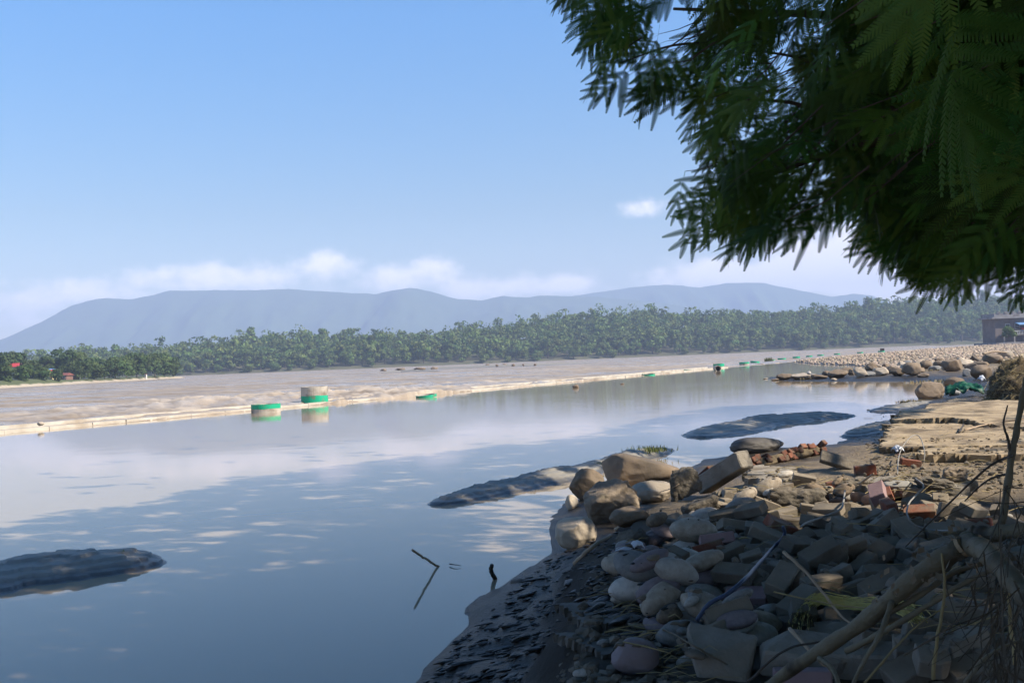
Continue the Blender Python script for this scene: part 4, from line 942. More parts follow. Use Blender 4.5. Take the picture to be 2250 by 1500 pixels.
# ---------- fallen slabs on the right
def slab(pts, z_off, th, label, matn='slab_sand', dy=0.0, ragged=.11, seed=0, name='concrete_slab', tilt=(0, 0), st_=.055):
    P = [hit(*q) for q in pts]; c = sum(P, Vector()) / len(P); z = max(p.z for p in P) + z_off
    out = []; n = len(P); r_ = random.Random(seed)
    for i in range(n):
        a, b = P[i], P[(i + 1) % n]; k = max(2, int((b - a).length / .18))
        for q in range(k):
            w_ = a.lerp(b, q / k); out.append((w_.x - c.x + r_.gauss(0, ragged * .5), w_.y - c.y + r_.gauss(0, ragged * .5)))
    xs0 = min(q[0] for q in out); ys0 = min(q[1] for q in out); nx_ = int((max(q[0] for q in out) - xs0) / st_) + 2; ny_ = int((max(q[1] for q in out) - ys0) / st_) + 2
    bm = bmesh.new(); gv = {}
    def gvert(i, j):
        if (i, j) not in gv: gv[(i, j)] = bm.verts.new((xs0 + i * st_ + r_.gauss(0, st_ * .22), ys0 + j * st_ + r_.gauss(0, st_ * .22), 0))
        return gv[(i, j)]
    for i in range(nx_):
        for j in range(ny_):
            if in_poly((xs0 + (i + .5) * st_, ys0 + (j + .5) * st_), out): bm.faces.new((gvert(i, j), gvert(i + 1, j), gvert(i + 1, j + 1), gvert(i, j + 1)))
    co = np.array([v.co[:] for v in bm.verts]); ws = co + np.array([c.x, c.y, 0]); dz = .050 * fbm(ws * 1.1, 4, 300 + seed) + .020 * fbm(ws * 6, 3, 310 + seed)
    for v, a_ in zip(bm.verts, dz): v.co.z += a_ * min(1, th / .08)
    be = [e for e in bm.edges if e.is_boundary]
    for fr, ins in ((.25, 1.0), (1.0, .985)):
        ex = bmesh.ops.extrude_edge_only(bm, edges=be); nv_ = [e for e in ex['geom'] if isinstance(e, bmesh.types.BMVert)]; be = [e for e in ex['geom'] if isinstance(e, bmesh.types.BMEdge) and e.is_boundary]
        for v in nv_: v.co.z -= th * (fr if fr < 1 else .75) * r_.uniform(.8, 1.2); v.co.x = v.co.x * ins + r_.gauss(0, .006); v.co.y = v.co.y * ins + r_.gauss(0, .006)
    bmesh.ops.recalc_face_normals(bm, faces=bm.faces[:])
    me = bm_mesh(name, bm); o = obj(name, me, M[matn], None, (c.x, c.y, z), (R(tilt[0]), R(tilt[1]), 0)); tag(o, label, 'slab', 'fallen slabs on the bank')
    # height map
    zz_ = z; poly = [(x + c.x, y + c.y) for x, y in out]; xs_ = [q[0] for q in poly]; ys_ = [q[1] for q in poly]
    for i in range(max(0, int((min(xs_) - HX0) / HRES)), min(HM.shape[0], int((max(xs_) - HX0) / HRES))):
        for j in range(max(0, int((min(ys_) - HY0) / HRES)), min(HM.shape[1], int((max(ys_) - HY0) / HRES))):
            if in_poly((hxs[i], hys[j]), poly): HM[i, j] = max(HM[i, j], zz_)
    return o
slab([(2026, 922), (2270, 916), (2300, 884), (2120, 893), (2040, 906)], .05, .12, 'pale lit slab below the green sheet, farthest of the slabs', seed=1)
slab([(1962, 962), (2100, 955), (2300, 950), (2300, 920), (2060, 926), (1985, 942)], .05, .12, 'broad mud caked slab edged by a dark seam, second of the slabs', seed=2)
slab([(1935, 996), (2060, 990), (2300, 985), (2300, 957), (2100, 960), (1965, 967)], .03, .10, 'wide flat slab with pebbles along its near edge', seed=3)
slab([(2010, 1016), (2290, 1012), (2300, 994), (2120, 996), (2030, 1003)], .07, .11, 'long slab with a straight broken front edge at the right', seed=4)
slab([(1856, 1092), (1990, 1104), (2130, 1106), (2140, 1090), (2010, 1076), (1880, 1080)], .12, .085, 'long thin lit slab lying across the brick heap', 'concrete', seed=5, ragged=.03)
slab([(1640, 1085), (1760, 1075), (1745, 1058), (1655, 1062)], .10, .07, 'small lit slab with rounded end beside the fallen concrete post', 'concrete', seed=6, ragged=.03)
slab([(1300, 1395), (1420, 1370), (1330, 1340), (1230, 1372)], .03, .05, 'grey mud covered slab low on the mud slope', 'slab_mud', seed=7, ragged=.02, st_=.02)
slab([(1215, 1440), (1330, 1450), (1390, 1415), (1290, 1400)], .03, .05, 'grey mud covered slab under the white pebble', 'slab_mud', seed=8, ragged=.02, st_=.02)

# ---------- fallen pieces of masonry (chunks)
def chunk(px, py, wpx, hpx, matn, seed, label, cat='rubble', deep=.7, yaw=0, tx=0, ty=0, power=6, rough=.1, lump=.15, sub=5, name='concrete_chunk', lift=.42):
    G = hitm(px, py); d = G.y; w_ = wpx * d / FPX / 2; h_ = hpx * d / FPX / 2
    me = rock_mesh(seed, sub=sub, dims=(w_, w_ * deep, h_), lump=lump, cuts=2, rough=rough, power=power)
    o = obj(name, me, M[matn], None, (G.x, d + w_ * deep * .6, G.z + h_ * 2 * lift), (R(tx), R(ty), R(yaw))); tag(o, label, cat); LAND.append((G.x, d + w_ * deep * .6, label))
    i0, i1 = int((G.x - w_ * .7 - HX0) / HRES), int((G.x + w_ * .7 - HX0) / HRES); j0, j1 = int((d - HY0) / HRES), int((d + 2 * w_ * deep - HY0) / HRES)
    if i0 >= 0 and j0 >= 0: HM[i0:i1, j0:j1] = np.maximum(HM[i0:i1, j0:j1], G.z + h_ * 1.5)
    return o
chunk(1503, 1100, 80, 74, 'conglom', 521, 'pitted concrete lump with holes beside the fallen post', yaw=15, ty=-12, rough=.2)
chunk(1758, 1132, 135, 64, 'conglom', 522, 'dark pebbly concrete lump in the middle of the brick heap', rough=.2, yaw=-6)
chunk(1545, 1140, 92, 46, 'conglom', 523, 'dark tilted concrete lump above the cobbles', ty=-20, rough=.12)
chunk(1392, 1212, 78, 50, 'conglom', 524, 'rough grey lump behind the white plastic scraps', rough=.16, power=3)
chunk(2100, 1062, 68, 40, 'mossy', 525, 'rusty brown crumbling lump on the right behind the thin slab', rough=.2, power=3)
chunk(2060, 1075, 92, 26, 'conglom', 526, 'flat dark crumbling slab piece left of the rusty brown lump', rough=.15, power=5, ty=8)
chunk(1977, 1078, 68, 24, 'stone_grey', 527, 'smooth greenish grey rock on the thin lit slab', rough=.03, power=2, lump=.2)
chunk(1880, 1078, 80, 26, 'conglom', 528, 'dark flat lump at the left end of the thin lit slab', rough=.12, power=4, ty=-8)
def block(px, py, dims, yaw, tx, ty, label, seed, name='concrete_block', lift=.5):
    G = hits(px, py, 0); m4 = Matrix.Translation((G.x, G.y + dims[1] * .5, G.z + dims[2] * lift)) @ Euler((R(tx), R(ty), R(yaw))).to_matrix().to_4x4()
    me = brick_mesh(*dims, seed, .012, .07); o = put(name, me, m4, label, 'rubble', None, M['concrete']); LAND.append((G.x, G.y + dims[1] * .5, label))
    i0, i1, j0, j1 = int((G.x - dims[0] * .4 - HX0) / HRES), int((G.x + dims[0] * .4 - HX0) / HRES), int((G.y - HY0) / HRES), int((G.y + dims[1] - HY0) / HRES)
    HM[max(i0, 0):i1, max(j0, 0):j1] = np.maximum(HM[max(i0, 0):i1, max(j0, 0):j1], G.z + dims[2] * .8); return o
block(1590, 1496, (.31, .25, .15), -20, 14, 9, 'big pale grey concrete block with sloping top in the foreground', 529)
block(1790, 1490, (.40, .24, .13), -12, 16, 7, 'second big concrete block behind the long branch, right of the first', 530)
chunk(1400, 1482, 112, 84, 'stone_purple', 531, 'big rounded purple brown boulder in the foreground mud', 'boulder', name='boulder', power=2.6, rough=.02, lump=.15)
chunk(1708, 1328, 90, 46, 'stone_brown', 532, 'brown block behind the big foreground concrete block', power=4, rough=.06)
block(2010, 1500, (.80, .16, .13), -7, 10, 2, 'long grey concrete beam along the bottom edge', 533, 'concrete_beam')
# fallen post
G0 = hitm(1546, 1088); G1 = hitm(1642, 1052); L = (G1 - G0).length * 1.05
o = put('concrete_post', brick_mesh(L, .20, .20, 61, .012, .03), Matrix.Translation((G0 + G1) / 2 + Vector((0, .06, .16))) @ (G1 - G0 + Vector((0, 0, .12))).to_track_quat('X', 'Z').to_matrix().to_4x4(), 'square grey concrete post lying tilted with its top face lit', 'post', None, M['concrete'])
# leaning thin slab piece
G = hitm(1862, 1030); o = put('slab_shard', brick_mesh(.62, .26, .06, 62, .008, .05), Matrix.Translation(G + Vector((0, .1, .06))) @ Matrix.Rotation(R(-14), 4, 'Z') @ Matrix.Rotation(R(19), 4, 'Y') @ Matrix.Rotation(R(25), 4, 'X'), 'thin dark slab shard leaning right of the fallen brick wall piece', 'rubble', None, M['conglom'])

# ---------- fallen brick wall piece: its bricks are parts
Ga = hit(1548, 1046); Gb = hit(1812, 996); dirv = (Gb - Ga); LW = dirv.length * 1.0; yaw = math.atan2(dirv.y, dirv.x)
fw_ = empty('fallen_wall_piece', (Ga + Gb) / 2 + Vector((0, 0, -.02)), yaw); fw_.rotation_euler = (R(-34), R(-2), yaw); tag(fw_, 'toppled strip of red brick wall with mortar at the water edge', 'wall')
BR = [brick_mesh(.135, .24, .085, 70 + i, .008, .03) for i in range(4)]; M['wall_brick'] = material('charred_red_brick', [(.035, .018, .012), (.11, .042, .026), (.20, .075, .042)], 7, .92, .6, 30, vary=.35, stain=(6, (.09, .07, .05), .5, .66), silt=.5); [b.materials.append(M['wall_brick']) for b in BR]
nbk = int(LW / .148)
for c_ in range(2):
    for i in range(nbk):
        if random.random() < .22: continue
        o = bpy.data.objects.new('brick', BR[(i + c_) % 4]); COL.objects.link(o); o.parent = fw_
        o.location = (-LW / 2 + (i + .5 + .5 * (c_ % 2)) * .148, random.gauss(0, .03), .02 + c_ * .092 + random.gauss(0, .012)); o.rotation_euler = (random.gauss(0, .12), random.gauss(0, .10), random.gauss(0, .10))
obj('mortar', rock_mesh(75, sub=4, dims=(LW / 2 * 1.02, .105, .082), lump=.05, cuts=0, rough=.12, power=6), M['heap_soil'], fw_, (0, 0, .05))

# ---------- heap of paver bricks and cobbles
Z1 = [(1560, 1150), (1640, 1118), (1830, 1106), (2120, 1118), (2255, 1110), (2255, 1500), (2050, 1500), (1850, 1400), (1740, 1330), (1600, 1255)]
Z2 = [(1400, 1160), (1520, 1118), (1600, 1125), (1590, 1230), (1700, 1330), (1640, 1390), (1500, 1385), (1375, 1300), (1360, 1220)]
Z3 = [(1540, 1110), (1600, 1068), (1760, 1045), (1880, 1058), (2120, 1052), (2130, 1118), (1860, 1112), (1640, 1118)]
CB = []
for i in range(14):
    r_ = np.random.default_rng(800 + i); a = r_.uniform(1.25, 1.9); b = r_.uniform(.85, 1.15); c_ = r_.uniform(.62, .85)
    CB.append((rock_mesh(800 + i, sub=4, dims=(a, b, c_), lump=.12, cuts=1 if i % 3 == 0 else 0, rough=.015), a, b, c_))
CMATS = ['stone_grey', 'stone_pale', 'stone_tan', 'stone_brown', 'stone_purple', 'stone_grey']
CBM = {}
def cobble(px, py, size, mt, label, group=None, k=None, yaw=None, name='cobble'):
    G = px if py is None else hits(px, py, .14); k = random.randrange(14) if k is None else k; me, a, b, c_ = CB[k]
    if (k, mt) not in CBM: m2 = me.copy(); m2.materials.clear(); m2.materials.append(M[mt]); CBM[(k, mt)] = m2
    s_ = size / (2 * a); yw = random.uniform(-.7, .9) if yaw is None else yaw
    m4 = drop(G.x, G.y + size * .2, yw, 2 * a * s_ * .8, 2 * b * s_ * .8, 2 * c_ * s_ * .95, sink=.01, maxtilt=.45)
    return put(name, CBM[(k, mt)], m4 @ Matrix.Scale(s_, 4), label, 'stone', group)
GBR = [(brick_mesh(.24, .12, .078, 100 + i, .005, .012 if i % 3 == 0 else 0), .24, .12, .078) for i in range(6)] + [(brick_mesh(.13, .12, .078, 110 + i, .005, .016), .13, .12, .078) for i in range(3)]
BM = {}
def brick(px, py, mt, label, group, half=None, yaw=None, z=True):
    G = px if py is None else hits(px, py, .14); k = random.randrange(6) if not half else 6 + random.randrange(3); me, L, Wd, H = GBR[k]
    if (k, mt) not in BM: m2 = me.copy(); m2.materials.clear(); m2.materials.append(M[mt]); BM[(k, mt)] = m2
    yw = random.choice((random.gauss(.05, .25), random.gauss(-.1, .3), random.gauss(.2, .3), random.uniform(-1.6, 1.6))) if yaw is None else yaw
    side = random.random() < .25
    if side: m4 = drop(G.x, G.y, yw, L, H, Wd, maxtilt=.3, rnd=.08) @ Matrix.Rotation(R(90), 4, 'X')
    else: m4 = drop(G.x, G.y, yw, L, Wd, H, maxtilt=.42, rnd=.11)
    return put('brick', BM[(k, mt)], m4, label, 'brick', group)
random.seed(99)
# base of cobbles
n_ = 0
for i_ in range(78): cobble(lay(Z2), None, random.uniform(.13, .30), random.choice(CMATS + ['stone_pale', 'stone_tan']), 'rounded cobble in the shaded cobble bank left of the brick heap', 'cobbles left of the brick heap')
for i_ in range(26): cobble(lay(Z1), None, random.uniform(.10, .22), random.choice(CMATS), 'rounded cobble half buried among the grey heap bricks', 'cobbles among the heap bricks')
for i_ in range(62): cobble(lay(Z3), None, random.uniform(.09, .24), random.choice(['stone_pale', 'stone_tan', 'stone_tan', 'stone_brown', 'stone_pale', 'stone_red']), 'sunlit cobble among broken concrete behind the brick heap', 'sunlit cobbles behind the heap')
for i_ in range(285):
    h_ = random.random() < .22
    brick(lay(Z1), None, 'paver', 'broken half of a grey paver in the shaded brick heap' if h_ else 'whole grey paver brick lying in the shaded brick heap', 'broken pavers in the heap' if h_ else 'grey pavers in the heap', h_)
for i_ in range(24): brick(lay(Z3), None, 'paver', 'grey paver brick in the sunlit rubble behind the heap', 'grey pavers in sunlit rubble', random.random() < .3)
for i_ in range(6): brick(lay(Z2), None, 'paver', 'grey paver brick fallen among the shaded cobbles', 'grey pavers among the cobbles', random.random() < .3)
for (px, py, lab) in ((1716, 1160, 'dark red brick on the left part of the shaded heap'), (1548, 1210, 'red brick poking out among the cobbles'), (1945, 1068, 'red brick lying before the greenish grey rock'), (1955, 1132, 'small red brick below the thin lit slab'), (2020, 1126, 'red brick strip right below the thin lit slab'),
                      (2000, 1000, 'red brick at the pebbly slab edge'), (1900, 1020, 'red brick at the water edge below the shard'), (1790, 1075, 'orange red brick in sunlit rubble'), (2140, 1150, 'red brick right end of the heap'), (1840, 1045, 'red brick half under the leaning shard')):
    brick(px, py, 'paver_red', lab, None)
for (px, py) in ((1575, 1190), (1640, 1290), (1760, 1440), (1930, 1120)):
    brick(px, py, 'paver_pink', {1575: 'pinkish paver lying on the cobbles', 1640: 'pinkish paver tilted over a brown cobble', 1760: 'pinkish tile piece near the big foreground block', 1930: 'pinkish brick piece under the thin slab'}[px], None)
# cobbles that stand out
for (px, py, wpx, mt, k, yw, lab) in ((1492, 1300, 110, 'stone_pale', 1, .35, 'largest pale smooth cobble of the cobble bank'), (1432, 1305, 96, 'stone_purple', 2, -.05, 'purple grey cobble left of the largest pale one'), (1465, 1248, 74, 'stone_pale', 4, .6, 'pale leaning cobble above the purple one'),
      (1425, 1222, 62, 'stone_purple', 5, .4, 'slim purplish cobble beside the white plastic'), (1403, 1328, 50, 'stone_tan', 7, 0, 'olive tan cobble lowest left of the bank'), (1365, 1262, 40, 'stone_brown', 8, .1, 'small brown cobble at the left scarp'), (1395, 1272, 46, 'stone_tan', 10, .1, 'tan cobble above the purple one on the scarp'),
      (1560, 1310, 88, 'stone_brown', 3, .1, 'brown cobble right of the largest pale one'), (1475, 1345, 74, 'stone_brown', 6, .5, 'brown slab like cobble under the largest pale one'), (1530, 1340, 48, 'stone_grey', 9, 1.2, 'grey upright cobble lower in the bank'), (1625, 1350, 74, 'stone_grey', 11, 0, 'smooth grey cobble crossed by the blue cable'),
      (1520, 1340, 40, 'stone_pale', 12, .2, 'small cream cobble lower in the bank'), (1500, 1368, 34, 'stone_grey', 13, 1.0, 'curved grey pebble at foot of the bank'), (1505, 1398, 44, 'stone_pale', 0, .3, 'cream pebble left of the big concrete block'),
      (1470, 1155, 62, 'stone_grey', 2, .1, 'grey green cobble at top of the bank'), (1530, 1180, 110, 'stone_tan', 1, .3, 'long tan cobble under the brick heap edge'), (1520, 1148, 60, 'stone_tan', 5, 0, 'orange tan cobble below the dark tilted lump'), (1630, 1128, 70, 'stone_grey', 8, .2, 'blue grey cobble at the heap top'),
      (1690, 1092, 78, 'stone_tan', 4, .2, 'lit tan cobble in front of small slab'), (1640, 1100, 60, 'stone_tan', 10, .2, 'long lit cream cobble behind the heap'), (1725, 1048, 44, 'stone_pale', 9, .2, 'white lit stone behind the small slab'), (1780, 1052, 36, 'stone_tan', 7, 1.3, 'upright lit tan stone'),
      (1600, 1110, 52, 'stone_red', 3, 1.0, 'orange angular lit stone by the dark tilted lump'), (1277, 1418, 42, 'stone_pale', 6, 0, 'white oval pebble lying on the mud slab'), (1275, 1466, 58, 'stone_brown', 11, .3, 'brown stone in the foreground mud'), (1345, 1490, 72, 'stone_tan', 12, .8, 'tan stone left of the purple boulder'), (1460, 1500, 60, 'stone_grey', 4, .3, 'grey stone at the bottom edge by the big block'),
      (1210, 1490, 50, 'stone_grey', 9, .3, 'dark grey stone at the bottom edge of the mud'), (1325, 1375, 30, 'stone_grey', 10, .2, 'small grey pebble on the mud slope')):
    G = hits(px, py, .14); cobble(px, py, wpx * G.y / FPX, mt, lab, None, k, yw)
SHORT = {'pitted concrete lump with holes beside the fallen post': 'pitted holed lump', 'dark pebbly concrete lump in the middle of the brick heap': 'dark pebbly lump', 'dark tilted concrete lump above the cobbles': 'dark tilted lump',
    'rough grey lump behind the white plastic scraps': 'rough grey lump', 'rusty brown crumbling lump on the right behind the thin slab': 'rusty brown lump', 'flat dark crumbling slab piece left of the rusty brown lump': 'flat crumbling slab piece',
    'smooth greenish grey rock on the thin lit slab': 'greenish grey rock', 'dark flat lump at the left end of the thin lit slab': 'dark flat lump', 'big pale grey concrete block with sloping top in the foreground': 'big foreground block',
    'second big concrete block behind the long branch, right of the first': 'second big block', 'big rounded purple brown boulder in the foreground mud': 'purple brown boulder', 'brown block behind the big foreground concrete block': 'brown block', 'long grey concrete beam along the bottom edge': 'long bottom beam'}
ZONE = (('grey pavers in the heap', 'grey paver'), ('broken pavers in the heap', 'grey half paver'), ('grey pavers in sunlit rubble', 'sunlit grey paver'), ('grey pavers among the cobbles', 'grey paver among cobbles'),
        ('cobbles left of the brick heap', 'shaded cobble'), ('cobbles among the heap bricks', 'cobble among bricks'), ('sunlit cobbles behind the heap', 'sunlit cobble'))
CW = {'stone_grey': 'grey', 'stone_pale': 'pale', 'stone_tan': 'tan', 'stone_brown': 'brown', 'stone_purple': 'purplish', 'stone_red': 'reddish'}
MNAME = {M[k].name: v for k, v in CW.items()}
for g_, nm in ZONE:
    for o in [q for q in COL.objects if q.get('group') == g_]:
        l_ = o.location; land = min(LAND, key=lambda q: (q[0] - l_.x) ** 2 + (q[1] - l_.y) ** 2); dx_, dy_ = l_.x - land[0], l_.y - land[1]
        side = ('right of' if dx_ > 0 else 'left of') if abs(dx_) > abs(dy_) else ('behind' if dy_ > 0 else 'in front of')
        up_ = abs((o.matrix_world.to_3x3() @ Vector((0, 0, 1))).normalized().z); st = 'lying flat' if up_ > .96 else ('tilted' if up_ > .5 else 'standing on edge')
        dist_ = math.hypot(dx_, dy_); nr = 'close' if dist_ < .45 else ('near' if dist_ < .9 else 'well off')
        if 'cobble' in g_ and 'paver' not in g_:
            cw = MNAME.get(o.data.materials[0].name, 'grey'); sz = 'big' if max(o.dimensions) > .2 else 'small'; o['label'] = f'{sz} {cw} {nm}, {nr} {side} the {SHORT[land[2]]}'
        else: o['label'] = f'{nm} {st}, {nr} {side} the {SHORT[land[2]]}'.replace('among cobbles standing on edge', 'on edge among cobbles')
M['chips'] = material('grey_rubble_chips', [(.09, .075, .055), (.15, .127, .096), (.22, .19, .15)], 5, .95)
# chips and gravel between the pieces: nobody could count them
CV2, CF2 = ICO[1]; allV = []; allF = []; nb = 0
pts = sample_poly(Z1, 380) + sample_poly(Z3, 500) + sample_poly(Z2, 150) + sample_poly([(1900, 990), (2250, 985), (2250, 1060), (1900, 1050)], 500) + sample_poly([(1180, 1500), (1300, 1340), (1500, 1400), (1600, 1500)], 300)
for (px, py) in pts:
    G = hits(px, py, .08); G.z = hm(G.x, G.y); r_ = random.choice((.006, .008, .012, .016, .02, .03)) * random.uniform(.7, 1.3)
    v = CV2 * (1 + .6 * (rng.random(len(CV2)) - .5))[:, None] * np.array([r_ * random.uniform(.8, 1.6), r_, r_ * random.uniform(.5, .9)]); a = random.random() * 6.28; c_, s_ = math.cos(a), math.sin(a)
    v = np.stack([v[:, 0] * c_ - v[:, 1] * s_, v[:, 0] * s_ + v[:, 1] * c_, v[:, 2]], 1) + np.array([G.x, G.y, G.z + r_ * .3]); allV.append(v); allF.append(CF2 + nb); nb += len(v)
o = obj('rubble_chips', np_mesh('rubble_chips', np.concatenate(allV), np.concatenate(allF)), M['chips']); tag(o, 'small chips and gravel strewn between the bricks', kind='stuff')

CV3, CF3 = ICO[2]; allV = []; allF = []; nb = 0
for (px, py) in sample_poly(Z1, 120) + sample_poly(Z2, 30) + sample_poly(Z3, 250) + sample_poly([(1400, 1500), (1240, 1320), (1330, 1230), (1500, 1390), (1560, 1500)], 300) + sample_poly([(1900, 900), (2250, 880), (2250, 1080), (1850, 1060)], 500):
    G = hits(px, py, .05); G.z = hm(G.x, G.y); r_ = random.uniform(.006, .02) * (1 if random.random() < .9 else 1.8)
    v = CV3 * (1 + .55 * fbm(CV3 * 1.6 + random.random() * 90, 2, 7))[:, None] * np.array([r_ * random.uniform(.9, 1.7), r_, r_ * random.uniform(.35, .7)]); a = random.random() * 6.28; c_, s_ = math.cos(a), math.sin(a)
    v = np.stack([v[:, 0] * c_ - v[:, 1] * s_, v[:, 0] * s_ + v[:, 1] * c_, v[:, 2]], 1) + np.array([G.x, G.y, G.z + r_ * .1]); allV.append(v); allF.append(CF3 + nb); nb += len(v)
M['clod'] = material('crumbled_silt', [(.08, .062, .043), (.15, .118, .082), (.22, .175, .125)], 6, .95, .6, 40)
o = obj('silt_clods', np_mesh('silt_clods', np.concatenate(allV), np.concatenate(allF), True), M['clod']); tag(o, 'crumbled clods of silt lying over rubble and slabs', kind='stuff')
M['wet_mud'] = material('wet_dark_mud', [(.012, .010, .008), (.03, .026, .021), (.05, .043, .035)], 8, .45, .8, 30, spec=.3)
allV = []; allF = []; nb = 0
for (px, py) in sample_poly([(925, 1505), (1075, 1345), (1215, 1220), (1330, 1180), (1400, 1150), (1360, 1220), (1260, 1330), (1200, 1420), (1150, 1505)], 700) + sample_poly([(1260, 1320), (1340, 1230), (1400, 1320), (1480, 1400), (1400, 1420)], 400):
    G = hits(px, py, .0); G.z = hm(G.x, G.y)
    if G.z < .001: continue
    r_ = random.uniform(.004, .014) * (1 if random.random() < .9 else 2.2)
    v = CV3 * (1 + .8 * fbm(CV3 * 1.8 + random.random() * 90, 2, 7))[:, None] * np.array([r_ * random.uniform(1.0, 5.0), r_, r_ * random.uniform(.3, .6)]); a = random.gauss(.75, .25); c_, s_ = math.cos(a), math.sin(a)
    v = np.stack([v[:, 0] * c_ - v[:, 1] * s_, v[:, 0] * s_ + v[:, 1] * c_, v[:, 2]], 1) + np.array([G.x, G.y, G.z]); allV.append(v); allF.append(CF3 + nb); nb += len(v)
o = obj('mud_crumbs', np_mesh('mud_crumbs', np.concatenate(allV), np.concatenate(allF), True), M['wet_mud']); tag(o, 'crumbled wet dark mud along the near waterline', kind='stuff')
V = []; F = []                                                       # twigs and stalks washed in with the flood
for (px, py) in sample_poly(Z1, 120) + sample_poly(Z3, 110) + sample_poly([(1900, 900), (2250, 880), (2250, 1080), (1850, 1060)], 130) + sample_poly([(1400, 1500), (1240, 1320), (1330, 1230), (1500, 1390), (1560, 1500)], 50):
    G = hits(px, py, .05); z_ = hm(G.x, G.y) + .02; a = random.uniform(-.6, .9); L_ = random.uniform(.06, .3); e = Vector((math.cos(a), math.sin(a), random.gauss(0, .15))) * L_; mid = e * .5 + Vector((0, 0, random.uniform(0, .03))); w_ = random.uniform(.0015, .004)
    q = MB().tube([(0, 0, 0), mid, e], [w_, w_, w_ * .5], 4); k = len(V); V += [(v[0] + G.x, v[1] + G.y, v[2] + z_) for v in q.v]; F += [tuple(i + k for i in f) for f in q.f]
me = bpy.data.meshes.new('flood_twigs'); me.from_pydata(V, [], F); o = obj('flood_twigs', me, M['straw']); tag(o, 'thin dry twigs and stalks strewn over the rubble', kind='stuff')

# ---------- sticks, cables, scraps
def stick(pts, rad, matn, label, name='stick', n=16, sides=8, cat='stick', taper=.5, wob=.1):
    C = curve(pts, n); r_ = random.Random(len(label)); C = [p + Vector((r_.gauss(0, 1), r_.gauss(0, 1), r_.gauss(0, 1))) * rad * wob for p in C]
    o = obj(name, MB().tube([p - C[0] for p in C], [rad * (1 - (1 - taper) * i / n) for i in range(n + 1)], sides).mesh(name, True), M[matn], None, C[0]); tag(o, label, cat); return o
def gp(px, py, dz=.02): G = hitm(px, py); return Vector((G.x, G.y, max(G.z, 0) + dz))
b0 = at(968, 1248, -.03); t0 = at(908, 1271.5, 0); t0.z = .255
stick([b0, b0.lerp(t0, .5), t0], .011, 'wood_pale', 'thin straight stick slanting out of the still water', wob=.25, taper=1.0)
b0 = at(1092, 1281, -.05); t0 = at(1083, 1284, 0); t0.z = .165
stick([b0, b0.lerp(t0, .4) + Vector((-.02, 0, .02)), t0.lerp(b0, .25) + Vector((-.02, 0, 0)), t0], .021, 'wood_dark', 'curved dark stump of wood standing in the water', 'wood_stump', cat='stump', taper=.8)
p0_ = at(1132, 1283, .01); stick([p0_, at(1150, 1280, .05), at(1180, 1277, .02), at(1235, 1262, .05)], .045, 'wood_dark', 'dark rounded root end lying half in the water', 'root', cat='root', taper=.4)
stick([at(988, 1238.5, .015), at(1000, 1240, .02), at(1013, 1242, .012)], .006, 'wood_dark', 'small dark leaf sliver floating beside the slanting stick', 'floating_leaf', n=6, cat='leaf', taper=.4)
stick([gp(1262, 1238, .0), gp(1300, 1214, .04), gp(1342, 1190, .05)], .019, 'wood_pale', 'bare pale orange stick lying on the mud below the pale boulder', wob=.12, taper=.8)
stick([gp(1352, 1168), gp(1378, 1156, .03), gp(1408, 1140, .04)], .018, 'wood_pale', 'short pale stick on the mud under the wedge shaped rock', taper=.8)
stick([gp(1500, 1078, .1), gp(1475, 1085, .06), gp(1440, 1092, .05)], .006, 'wood_pale', 'thin reddish twig between the lit block and holed lump')
stick([gp(1857, 1092, .06), gp(1854, 1118, .06), gp(1846, 1134, .05), gp(1810, 1150, .05), gp(1775, 1166, .06), gp(1760, 1180, .07)], .008, 'cable_pale', 'dusty grey cable curling over the heap from the thin slab', 'cable', 30, cat='cable', taper=1, wob=.05)
stick([gp(1722, 1182, .08), gp(1724, 1196, .06), gp(1700, 1222, .06), gp(1672, 1256, .06), gp(1640, 1300, .07), gp(1600, 1330, .06), gp(1560, 1352, .06), gp(1532, 1384, .05)], .011, 'cable_blue', 'dark blue cable running down over bricks and cobbles', 'cable', 40, cat='cable', taper=1, wob=.05)
stick([gp(1972, 1046, .02), gp(1975, 1020, .08), gp(1985, 1006, .16), gp(2005, 992, .22), gp(2022, 990, .2), gp(2032, 1004, .08), gp(2030, 1018, .02)], .007, 'cable_pale', 'pale cable loop arching over the pebbly slab edge', 'cable', 30, cat='cable', taper=1, wob=.05)
stick([gp(2012, 1062, .05), gp(2030, 1080, .05), gp(2014, 1102, .06), gp(1998, 1125, .07), gp(1994, 1148, .06), gp(2010, 1168, .05), gp(2050, 1180, .05), gp(2100, 1186, .06)], .0065, 'cable_pale', 'pale frayed cable hanging across the thin lit slab', 'cable', 40, cat='cable', taper=1, wob=.06)
stick([gp(1890, 1082, .08), gp(1920, 1062, .08)], .012, 'wood_pale', 'short pale stick beside the dark flat lump', n=6)
stick([gp(2120, 948, .03), gp(2170, 938, .05), gp(2250, 928, .06)], .014, 'wood_pale', 'pale split stick lying on the broad slab', taper=.7)
stick([gp(2108, 952, .02), gp(2118, 938, .05)], .02, 'wood_dark', 'dark leaf shaped scrap on the broad slab', n=6, cat='scrap')
stick([gp(1430, 1418, .03), gp(1460, 1410, .06), gp(1520, 1440, .05), gp(1600, 1490, .06)], .006, 'dead_leaf', 'thin dry vine curving before the big concrete block', 'vine', 24, cat='vine', taper=.7)
